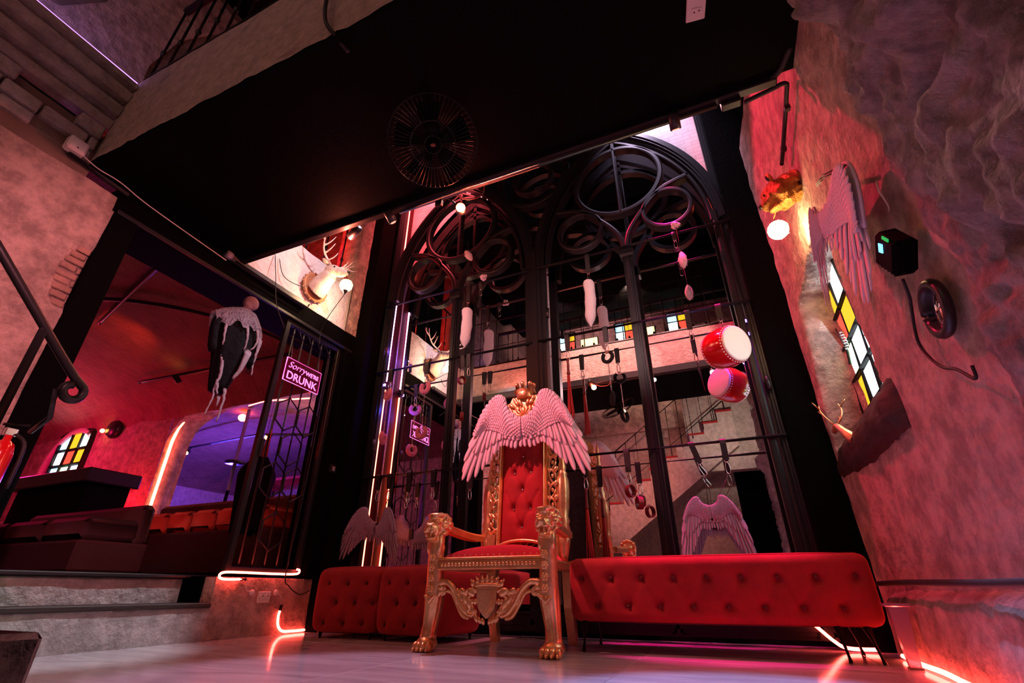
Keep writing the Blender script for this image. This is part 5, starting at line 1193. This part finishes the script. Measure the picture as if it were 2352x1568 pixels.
for k in range(60): x = -8.45+k*.039; mbf.tube([(x, 6.96, 2.24), (x, 6.95, 2.02)], .012, 4)
stuff(mbf.build('fringe', 'whip_red', br_))
tag(MB().tube([(-9.6, 5.6, 2.62), (-7.3, 5.7, 2.72), (-4.9, 5.8, 2.45)], .022, 8).build('ceiling_pipe', 'black_metal'), 'black track rail under the blue vault', 'pipe')
spot('left small spotlight on the track under the blue vault', (-8.9, 5.55, 2.52), (.5, -.6, -.5), 'bulb_orange', .04, .12, (-8.9, 5.63, 2.65)); spot('right small spotlight on the track under the blue vault', (-7.0, 5.6, 2.60), (.2, -.8, -.5), 'bulb_orange', .04, .12, (-7.0, 5.72, 2.71))
tag(MB().ell((-7.3, 5.3, 2.90), (.07, .07, .06), 12, 8).build('ceiling_bulb', 'bulb_red'), 'red ceiling bulb on the blue vault', 'lamp')
light('blue_room_warm', 'POINT', (-5.9, 5.3, 2.35), (1, .50, .12), 16, None, .05)

# ================================================================== near left: handrail, extinguishers, first step of the stairs
hr = thing('handrail', 'black steel handrail ending in a scroll in front of the left wall', 'handrail', (-2.2, .9, .17))
HX = -2.2
sc_ = [(HX, .880+.038*math.cos(R(a))*(1+(a-50)/900), .968+.038*math.sin(R(a))*(1+(a-50)/900)) for a in range(40, -271, -20)]
main = [(HX, -.6, 2.44), (HX, .2, 1.665), (HX, .51, 1.367), (HX, .80, 1.085), (HX, .872, 1.018)]
MB().tube(main+sc_, .0155, 12).build('rail', 'black_metal', hr)
for y in (.16, .72, -.4): z = 1.367+(.51-y)*.965; MB().tube([(HX, y, z), (HX, y, max(0., .17*(int((1.15-y)/.28)+1)))], .014, 10).build('post', 'black_metal', hr)
MB().tube([(HX, .83, .96), (HX-.02, .86, .86), (HX-.3, .93, .86)], .009, 8).build('wall_bracket', 'black_metal', hr)
stp = struct(bpy.data.objects.new('stairs_lower', None), 'plastered lower flight of stairs along the left wall'); COL.objects.link(stp)
for i in range(6): 
    mb = MB(); mb.box((-2.82, 1.15-.28*i-.14, .085*(i+1)), (1.06, .28, .17*(i+1)), ch=.02); q = mb.build('stair_step', 'rock', stp)
for i, (y, lb) in enumerate(((1.125, 'red fire extinguisher nearest the black column'), (.96, 'red fire extinguisher further from the black column'))):
    fe = thing('fire_extinguisher', lb, 'extinguisher', (-3.20, y, .17)); c = Vector((-3.22, y, 0))
    z0 = .53 if i == 0 else .50
    MB().lathe([(.001, z0), (.045, z0), (.05, z0+.02), (.05, z0+.36), (.038, z0+.41), (.016, z0+.43), (.016, z0+.45)], c, (0, 0, 1), 18).build('cylinder', 'drum_red', fe)
    MB().box(c+Vector((0, 0, z0+.47)), (.03, .05, .04), ch=.004).build('valve', 'chrome', fe, False); MB().tube(spline([c+Vector((.02, .02, z0+.46)), c+Vector((.07, .05, z0+.40)), c+Vector((.075, .055, z0+.20))], 5), .009, 8).build('hose', 'cable_black', fe)
    MB().tube([c+Vector((0, -.04, z0+.50)), c+Vector((0, .06, z0+.52))], .008, 6).build('lever', 'black_metal', fe); MB().box(c+Vector((-.075, 0, z0+.22)), (.03, .05, .12), ch=.004).build('wall_bracket', 'black_metal', fe, False)
# white junction box with a conduit and cable on the left wall below the bridge
jb = thing('junction_box', 'white plastic junction box high on the left wall under the bridge', 'junction box', (XL, .81, 2.755)); MB().box((XL+.05, .81, 2.745), (.07, .10, .10), ch=.012).build('box', 'plastic_white', jb, False); MB().ell((XL+.088, .81, 2.72), (.003, .005, .005), 8, 6).build('screw', 'black_metal', jb)
tag(MB().tube([(XL+.03, .80, 2.69), (XL+.03, 1.0, 2.675), (XL+.03, 1.16, 2.665)], .016, 8).build('conduit', 'cable_black'), 'black conduit from the junction box to the opening', 'conduit')
tag(MB().tube(spline([(XL+.05, .85, 2.72), (XL+.06, .95, 2.69), (XL+.06, 1.08, 2.695), (XL+.06, 1.3, 2.66), (XL+.05, 1.9, 2.63)], 6), .004, 6).build('cable', 'plastic_white'), 'thin white cable from the junction box along the lintel', 'cable')
light('green_step_fill', 'SPOT', (-2.9, 1.0, .55), (.03, 1, .35), 2.2, (-3.5, 1.30, .2), .02, 60, .9)  # unseen green spot added to tint the steps; no exit sign
# ================================================================== right wall: bear, window, mask of things
bh = thing('bear_head', 'golden bear head on the right wall holding a globe lamp', 'bear head', (.66, 2.62, 2.42))
Bc = Vector((.625, 2.62, 2.44)); bd_ = Vector((-.90, .16, -.38)).normalized(); Bm = Matrix.Rotation(math.atan2(bd_.y, bd_.x), 3, 'Z') @ Matrix.Rotation(math.asin(-bd_.z), 3, 'Y')
def bp(a, b_, c): return Bc+Bm @ Vector((a, b_, c))
bb = MB(); K = .80
for a, b_, c, r in ((0, 0, 0, (.10, .105, .11)), (-.07, 0, -.02, (.08, .11, .125)), (.075, 0, -.03, (.068, .068, .060)), (.110, 0, -.03, (.042, .052, .045)), (.05, 0, .035, (.06, .075, .05)), (.07, 0, -.095, (.065, .045, .026)), (0, .085, -.05, (.05, .04, .06)), (0, -.085, -.05, (.05, .04, .06)), (-.02, 0, -.10, (.06, .07, .05))):
    bb.ell(bp(a*K, b_*K, c*K), tuple(x*K for x in r), 16, 12, Bm)
for s in (-1, 1): bb.ell(bp(-.02*K, s*.085*K, .105*K), (.018*K, .040*K, .045*K), 12, 10, Bm)
for k in range(60):
    a = random.uniform(0, 2*PI); bb.ell(bp((-.08-.04*random.random())*K, .105*K*math.cos(a), -.02+.115*K*math.sin(a)), (.030*K, .010*K, .010*K), 6, 5, Bm @ Matrix.Rotation(random.uniform(-.5, .5), 3, 'Y'))
bhead = bb.build('head', 'bear_gold', bh, mods=[REMESH(.0065), ('SMOOTH', {'factor': .4, 'iterations': 2})])
MB().ell(bp(.150*K, 0, -.012*K), (.014*K, .026*K, .018*K), 10, 8, Bm).build('nose', 'dark_nose', bhead)
for s in (-1, 1): MB().ell(bp(.085*K, s*.052*K, .022*K), (.010*K, .008*K, .010*K), 10, 8, Bm).build('eye', 'dark_nose', bhead); MB().ell(bp(-.008*K, s*.088*K, .110*K), (.012*K, .024*K, .028*K), 10, 8, Bm).build('inner_ear', 'dark_nose', bhead)
MB().lathe([(.001, 0), (.10*K, 0), (.11*K, .015), (.001, .02)], bp(-.17*K, 0, -.02*K), Bm @ Vector((1, 0, 0)), 20).build('mount', 'bear_gold', bh)
lp = thing('globe_lamp', 'glowing round globe lamp hanging below the golden bear head', 'lamp', (.56, 2.70, 2.23)); Lc = Vector((.585, 2.70, 2.235))
MB().ell(Lc, .058, 20, 14).build('globe', 'bulb_warm', lp); MB().tube([Lc+Vector((0, 0, .056)), Lc+Vector((-.005, 0, .09)), bp(.09*K, 0, -.115*K)], .003, 6).build('hook', 'bear_gold', lp)
lg = MB()
for k in range(24): a = 2*PI*k/24*5; z = -.05+.1*k/24; r_ = math.sqrt(max(0, .059**2-z*z)); lg.ell(Lc+Vector((r_*math.cos(a), r_*math.sin(a), z)), .004, 6, 4)
stuff(lg.build('beads', 'drum_skin', lp))
light('bear_lamp_light', 'POINT', (.66, 2.72, 2.20), (1, .55, .24), 6, None, .03)
# conduits by the bear and along the bridge
tag(MB().tube(spline([(.70, 2.62, 2.66), (.70, 2.45, 2.664), (.70, 2.12, 2.68), (.69, 2.05, 2.685), (.62, 2.06, 2.685), (.49, 2.085, 2.685)], 5), .0125, 8).build('conduit', 'cable_black'), 'black conduit from the bridge along the right wall to the bear head', 'conduit')
tag(MB().tube(spline([(.47, 2.03, 2.70), (.58, 2.02, 2.70), (.66, 1.98, 2.705), (.71, 1.87, 2.72)], 5), .016, 8).build('conduit', 'cable_black'), 'thick black conduit at the right end of the bridge edge', 'conduit')
for i, y in enumerate((2.5, 2.2)): tag(MB().box((.705, y, 2.667), (.03, .03, .035), ch=.004).build('conduit_clip', 'black_metal', None, False), 'small conduit clip %s on the right wall' % ('nearest the bear head' if i == 0 else 'nearest the bridge'), 'clip')
# stained glass window in the deep recess
stained('window_2', 'tall stained glass window in the deep recess of the right wall', (.885, 3.68, 1.26), (0, -1, 0), (0, 0, 1), (-1, 0, 0), .92, .84, ['cyww', 'wryw', 'bgww', 'ryww'], .12, .036)
lw = thing('window_latch', 'black iron latch with a coiled spring on the stained glass window', 'latch', (.86, 3.3, 1.7)); MB().tube(spline([(.862, 3.36, 1.82), (.85, 3.30, 1.76), (.86, 3.28, 1.66), (.862, 3.32, 1.55)], 5), .008, 8).build('handle', 'black_metal', lw)
MB().tube([(.85+.012*math.cos(a), 3.22+.012*math.sin(a), 1.74-.0018*k) for k, a in [(k, k*.6) for k in range(70)]], .003, 5).build('spring', 'chrome', lw)
light('window_daylight', 'AREA', (.86, 3.25, 1.70), (.75, .88, 1), 2.0, (.2, 3.3, 1.5), .45)
# dark crumbling sill
mb = MB()
def sill(u, v):
    y = 2.36+u*1.20; prof = [(.89, 1.22), (.74, 1.12), (.685, 1.05), (.67, 1.0), (.675, .95), (.70, .91), (.74, .89)]
    t = v*6; i = min(5, int(t)); k = t-i; x = prof[i][0]*(1-k)+prof[i+1][0]*k; z = prof[i][1]*(1-k)+prof[i+1][1]*k
    e = 1 if u > .06 else u/.06
    return (.74+(x-.74)*e+.014*fbm(y*9, z*9, 1), y, z+.016*fbm(y*8, z*8, 4)+.03*(.5-u)*0+(.06*(y-3.0)*(-.0)))
mb.grid(70, 24, sill); struct(mb.build('window_sill', 'wood_dark'), 'dark crumbling sill below the stained glass window')
# small brass stag head on the sill
sd = thing('small_stag_head', 'small brass stag head on the sill of the right window', 'figurine', (.66, 3.05, 1.05)); S0 = Vector((.645, 3.05, 1.075)); sb = MB()
sb.tube(spline([S0+Vector((.045, 0, -.05)), S0+Vector((.02, .02, -.01)), S0+Vector((0, .05, .035)), S0+Vector((-.005, .08, .045))], 4), [.032, .03, .028, .026, .024, .022, .02, .019, .018, .019, .02, .02, .02], 10); sb.ell(S0+Vector((-.008, .11, .035)), (.016, .045, .018), 10, 8); sb.build('head', 'gold', sd, mods=[REMESH(.004)])
for s in (-1, 1):
    ab_ = MB(); b0 = S0+Vector((s*.008, .085, .06)); mn = spline([b0, b0+Vector((s*.03, -.01, .04)), b0+Vector((s*.045, .01, .09)), b0+Vector((s*.04, .03, .13))], 4); ab_.tube(mn, [.006-.0003*i for i in range(len(mn))], 6)
    for t_, dv in ((3, (s*.0, .05, .03)), (6, (s*.01, .05, .035)), (9, (s*.03, -.02, .04))): ab_.tube([mn[t_], mn[t_]+Vector(dv)*.6, mn[t_]+Vector(dv)], [.005, .004, .002], 6)
    ab_.build('antler', 'gold', sd)
# black projector box with a blue light, its cable, round mirror
px_ = thing('light_projector', 'black light projector box with a blue diamond lens on the right wall', 'projector', (.68, 1.68, 1.30)); Pm = Matrix.Rotation(R(-38), 3, 'X')
MB().box((.665, 1.665, 1.295), (.07, .12, .15), Pm, ch=.012).build('housing', 'black_paint', px_, False)
for k in range(5): MB().box(Vector((.665, 1.665, 1.295))+Pm @ Vector((0, .0615, -.05+k*.025)), (.05, .004, .008)).build('vent_slat', 'black_metal', px_, False)
MB().box(Vector((.629, 1.660, 1.318)), (.004, .030, .030), Matrix.Rotation(R(45), 3, 'X')).build('blue_lens', 'led_blue', px_, False); MB().box((.629, 1.605, 1.315), (.004, .010, .045), Pm).build('green_indicator', 'led_green', px_, False)
tag(MB().tube(spline([(.68, 1.74, 1.23), (.695, 1.79, 1.18), (.70, 1.82, 1.16), (.70, 1.88, 1.06), (.70, 1.85, .98), (.70, 1.79, .92), (.70, 1.72, .885), (.70, 1.645, .825), (.70, 1.63, .86)], 6), .005, 6).build('cable', 'cable_black'), 'black cable wandering down the right wall from the projector', 'cable')
rm = thing('round_mirror', 'round black framed mirror hanging on the right wall', 'mirror', (.70, 1.67, 1.07)); Rc = Vector((.70, 1.672, 1.07))
MB().tube([Rc+Vector((0, .072*math.cos(a), .082*math.sin(a))) for a in [2*PI*i/36 for i in range(36)]], .016, 8, True).build('frame', 'black_metal', rm); MB().lathe([(.001, 0), (.068, 0), (.068, .006), (.001, .006)], Rc+Vector((.006, 0, 0)), (-1, 0, 0), 30).build('glass', 'mirror_glass', rm)
tag(MB().tube(spline([(.70, 1.66, 1.60), (.69, 1.65, 1.55), (.70, 1.66, 1.48), (.69, 1.655, 1.45)], 5), [.0028]*12+[.002, .002, .0015, .001], 6).build('hanging_twine', 'bone'), 'frayed twine hanging beside the wall wings', 'twine')

# ================================================================== under the bridge
fn_ = thing('ceiling_fan', 'black wire cage fan fixed under the bridge', 'fan', (-1.2, 1.62, 2.71)); Fc = Vector((-1.13, 1.50, 2.50)); fa = Vector((.34, -.40, -.85)).normalized(); fu, fv = frame_of(fa)
def cg(r_, h, a): return Fc+fa*h+(fu*math.cos(a)+fv*math.sin(a))*r_
for k in range(56): a = 2*PI*k/56; MB().tube([cg(.045, .075, a), cg(.12, .072, a), cg(.228, .04, a), cg(.245, 0, a), cg(.228, -.04, a), cg(.10, -.06, a)], .0016, 4).build('cage_wire', 'fan_wire', fn_)
for r_, h in ((.245, 0), (.045, .075), (.12, .073), (.10, -.06)): MB().tube([cg(r_, h, 2*PI*k/40) for k in range(40)], .003, 6, True).build('cage_ring', 'fan_wire', fn_)
for k in range(5):
    a = 2*PI*k/5; MB().grid(5, 6, lambda u, v, a=a: cg(.03+v*.18, .01+(.035*(u-.5)), a+(u-.5)*(.9-.25*v))).build('blade', 'black_paint', fn_)
MB().lathe([(.001, .085), (.04, .08), (.045, .07), (.045, -.05), (.06, -.06), (.06, -.12), (.03, -.14)], Fc, fa, 20).build('motor', 'black_paint', fn_); MB().tube([Fc-fa*.12, Fc+Vector((-.02, .06, .15)), Fc+Vector((-.02, .06, .205))], .018, 8).build('bracket', 'black_metal', fn_); MB().box(Fc+fa*.088+Vector((0, 0, 0)), (.025, .02, .004)).build('badge', 'chrome', fn_, False)
so = thing('ceiling_socket', 'white double socket plate on the black underside of the bridge', 'socket', (.29, 1.49, 2.71)); MB().box((.29, 1.475, 2.703), (.085, .13, .012), Matrix.Rotation(R(8), 3, 'Z'), ch=.003).build('plate', 'plastic_white', so, False)
MB().box((.29, 1.495, 2.696), (.045, .03, .004), Matrix.Rotation(R(8), 3, 'Z')).build('inset', 'plastic_white', so, False)
for dx in (-.011, .011): MB().box((.29+dx, 1.495, 2.693), (.006, .006, .003)).build('pin_hole', 'cable_black', so, False)
tag(MB().tube([(-1.75, 2.03, 2.665), (.35, 2.03, 2.665)], .012, 6).build('light_track', 'black_metal'), 'thin black light track under the back edge of the bridge', 'track')
rs = spot('bright red spotlight clamped to the back edge of the bridge', (-1.30, 2.11, 2.615), (.46, -.83, -.55), 'bulb_red', .036, .11, (-1.36, 2.045, 2.665))
MB().box((-1.43, 2.04, 2.64), (.05, .03, .05), ch=.004).build('clamp', 'black_metal', rs, False)
tag(MB().tube(spline([(-1.30, 2.05, 2.67), (-1.22, 2.07, 2.62), (-1.12, 2.07, 2.62), (-1.09, 2.05, 2.68)], 6), .004, 6).build('cable', 'cable_red'), 'loop of cable beside the bright red spotlight', 'cable')
spot('unlit track spotlight above the throne', (-1.80, 2.04, 2.60), (.3, .8, -.9), 'bulb_dim', .03, .09, (-1.80, 2.03, 2.655)); spot('unlit track spotlight above the long bench', (.12, 2.04, 2.60), (0, .8, -.9), 'bulb_dim', .03, .09, (.12, 2.03, 2.655))
tag(MB().box((.42, 2.05, 2.70), (.10, .05, .10), ch=.006).build('cable_housing', 'black_metal', None, False), 'black cable housing at the right end of the bridge edge', 'housing')
tag(MB().tube(spline([(-1.47, .90, 3.6), (-1.44, .875, 3.1), (-1.405, .88, 2.84), (-1.36, .92, 2.74), (-1.33, 1.0, 2.70)], 6), .010, 8).build('cable', 'cable_black'), 'thick black cable hanging over the front face of the bridge', 'cable')
# railings of the bridge
def railing(label, y, z0, z1, x0, x1, step, mids, knots=False, top=.022):
    t = thing('bridge_railing', label, 'railing', ((x0+x1)/2, y, z0)); n = int((x1-x0)/step)
    MB().box(((x0+x1)/2, y, z1), (x1-x0, .05, top*2), ch=.006).build('top_rail', 'black_metal', t, False); MB().box(((x0+x1)/2, y, z0+.03), (x1-x0, .03, .016)).build('bottom_rail', 'black_metal', t, False)
    for z in mids: MB().tube([(x0, y, z), (x1, y, z)], .009, 6).build('middle_rail', 'black_metal', t)
    b1 = None
    for i in range(n+1):
        M = Matrix.Translation((x0+i*step, y, 0))
        if b1 is None:
            m_ = MB().tube([(0, 0, z0), (0, 0, z1)], .009, 8)
            if knots: m_.lathe([(.009, -.03), (.018, -.012), (.018, .012), (.009, .03)], (0, 0, z0+.32), (0, 0, 1), 8)
            b1 = m_.build('baluster', 'black_metal', t); b1.matrix_basis = M
        else: share(b1, t, M)
    return t
railing('black iron railing on top of the front face of the bridge', .93, 3.50, 4.36, -3.22, .70, .19, [], True)
railing('black iron railing along the mirror side of the bridge', 1.97, 3.23, 4.28, -3.30, .66, .27, [3.55, 4.0], False, .016)
# ================================================================== the part of the hall seen in the mirrors
struct(MB().box((-1.3, -2.45, 1.5), (4.3, .1, 3.2)).build('wall_front', 'dark_wall', smooth=False), 'dark lower wall of the hall behind the camera')
struct(MB().box((.14, -1.42, 2.85), (1.2, .22, 1.45)).build('wall_front_panel', 'plaster_fine', smooth=False), 'cream plastered panel over the dark doorway')
st = struct(bpy.data.objects.new('stairs_upper', None), 'plastered upper flight of stairs with steps and a solid side'); COL.objects.link(st)
SX0, SZ0 = -2.45, .95; sl = .706
for i in range(11):
    x = SX0+i*.255; z = SZ0+.18*(i+1)
    MB().prism([(x, z-.62), (x+.255, z-.62+.18), (x+.255, z+.18), (x, z+.18)], (0, -1.75, 0), (1, 0, 0), (0, 0, 1), (0, .62, 0)).build('stair_step', 'plaster_fine', st, False)
    MB().box((x+.125, -1.13, z+.185), (.26, .04, .03)).build('stair_nosing', 'velvet_red', st, False)
rl = thing('stair_railing', 'black iron railing climbing beside the upper flight of stairs', 'railing', (-1.2, -1.12, 1.2))
MB().tube([(SX0, -1.12, SZ0+1.15), (.35, -1.12, SZ0+1.15+2.8*sl)], .02, 8).build('top_rail', 'black_metal', rl); MB().tube([(SX0, -1.12, SZ0+.45), (.35, -1.12, SZ0+.45+2.8*sl)], .012, 8).build('bottom_rail', 'black_metal', rl)
for i in range(14): x = SX0+.1+i*.2; MB().tube([(x, -1.12, SZ0+.25+(x-SX0)*sl), (x, -1.12, SZ0+1.15+(x-SX0)*sl)], .009, 6).build('baluster', 'black_metal', rl)
struct(MB().box((-1.6, -2.2, 1.9), (3.6, .1, 3.4)).build('wall_stairs', 'plaster_fine', smooth=False), 'pale red lit wall behind the stairs')
# upper floor wall with a row of stained glass windows
struct(MB().box((-1.3, -1.78, 5.15), (4.4, .1, 4.1)).build('wall_front_upper', 'plaster', smooth=False), 'plastered upper wall with a row of small stained glass windows')
for i, x in enumerate((-2.95, -1.60, -.48)):
    stained('window_%d' % (i+3), 'small stained glass window of the upper wall, %s' % ('above the stairs', 'in the middle', 'nearest the rock wall')[i], (x, -1.72, 5.15), (1, 0, 0), (0, 0, 1), (0, 1, 0), .42, .44, ['by', 'wr'], .0, .03)
for i, x in enumerate((-2.2, -.95)):
    lm = thing('shelf_lamp', 'lit cream panel lamp %s on the upper wall' % ('between the first windows' if i == 0 else 'between the last windows'), 'lamp', (x, -1.7, 4.9)); MB().box((x, -1.70, 5.2), (.38, .03, .30), ch=.005).build('lamp_panel', 'pane_cream2', lm, False); MB().box((x, -1.715, 5.2), (.42, .02, .34), ch=.005).build('lamp_frame', 'black_metal', lm, False)
light('upper_front_fill', 'SPOT', (-.9, .6, 5.0), (1, .62, .45), 260, (-1.0, -1.8, 5.2), .03, 95, .7); light('upper_front_pink', 'SPOT', (-2.4, .9, 4.6), (1, .48, .52), 200, (-2.6, -1.8, 5.4), .03, 90, .7)  # added spots that brighten the mirrored upper wall
light('bridge_back_wash_right', 'SPOT', (-.3, 3.4, 4.4), (1, .46, .42), 330, (-.15, 2.0, 2.97), .03, 30, .6)  # this and the next are added to brighten the bridge's back face
light('bridge_back_wash', 'SPOT', (-1.2, 3.3, 4.6), (1, .44, .38), 720, (-1.15, 2.0, 3.0), .04, 40, .6)
struct(MB().box((-1.3, .62, 5.15), (4.4, .95, .25)).build('ceiling_gallery', 'black_paint', smooth=False), 'black ceiling of the upper gallery')
# shelf with pumpkins and white boxes under the gallery ceiling
shf = tag(MB().box((-1.55, -1.60, 6.42), (1.9, .25, .03)).build('shelf', 'black_metal', None, False), 'narrow black shelf high on the upper wall', 'shelf')
for i in range(6):
    x = -2.35+i*.30; pk = thing('pumpkin', 'small orange pumpkin in the row on the upper shelf', 'pumpkin', (x, -1.55, 6.435), 'pumpkins on the upper shelf')
    mb = MB(); mb.grid(24, 10, lambda u, v, x=x: (x+.07*math.sin(PI*v)*(1+.1*math.cos(16*PI*u))*math.cos(2*PI*u), -1.55+.07*math.sin(PI*v)*(1+.1*math.cos(16*PI*u))*math.sin(2*PI*u), 6.495+.058*math.cos(PI*v)), True); mb.build('pumpkin_body', 'pumpkin', pk); MB().tube([(x, -1.55, 6.54), (x+.01, -1.55, 6.57)], [.01, .006], 6).build('stem', 'wood_dark', pk)
light('stairs_red', 'SPOT', (-1.5, .6, 2.4), (1, .30, .26), 120, (-1.5, -1.6, 2.0), .03, 75, .7); light('doorway_cream', 'SPOT', (.3, .3, 2.4), (1, .74, .62), 60, (.1, -1.4, 2.8), .03, 70, .8)  # added spots colouring the stairs and cream panel for the mirrors
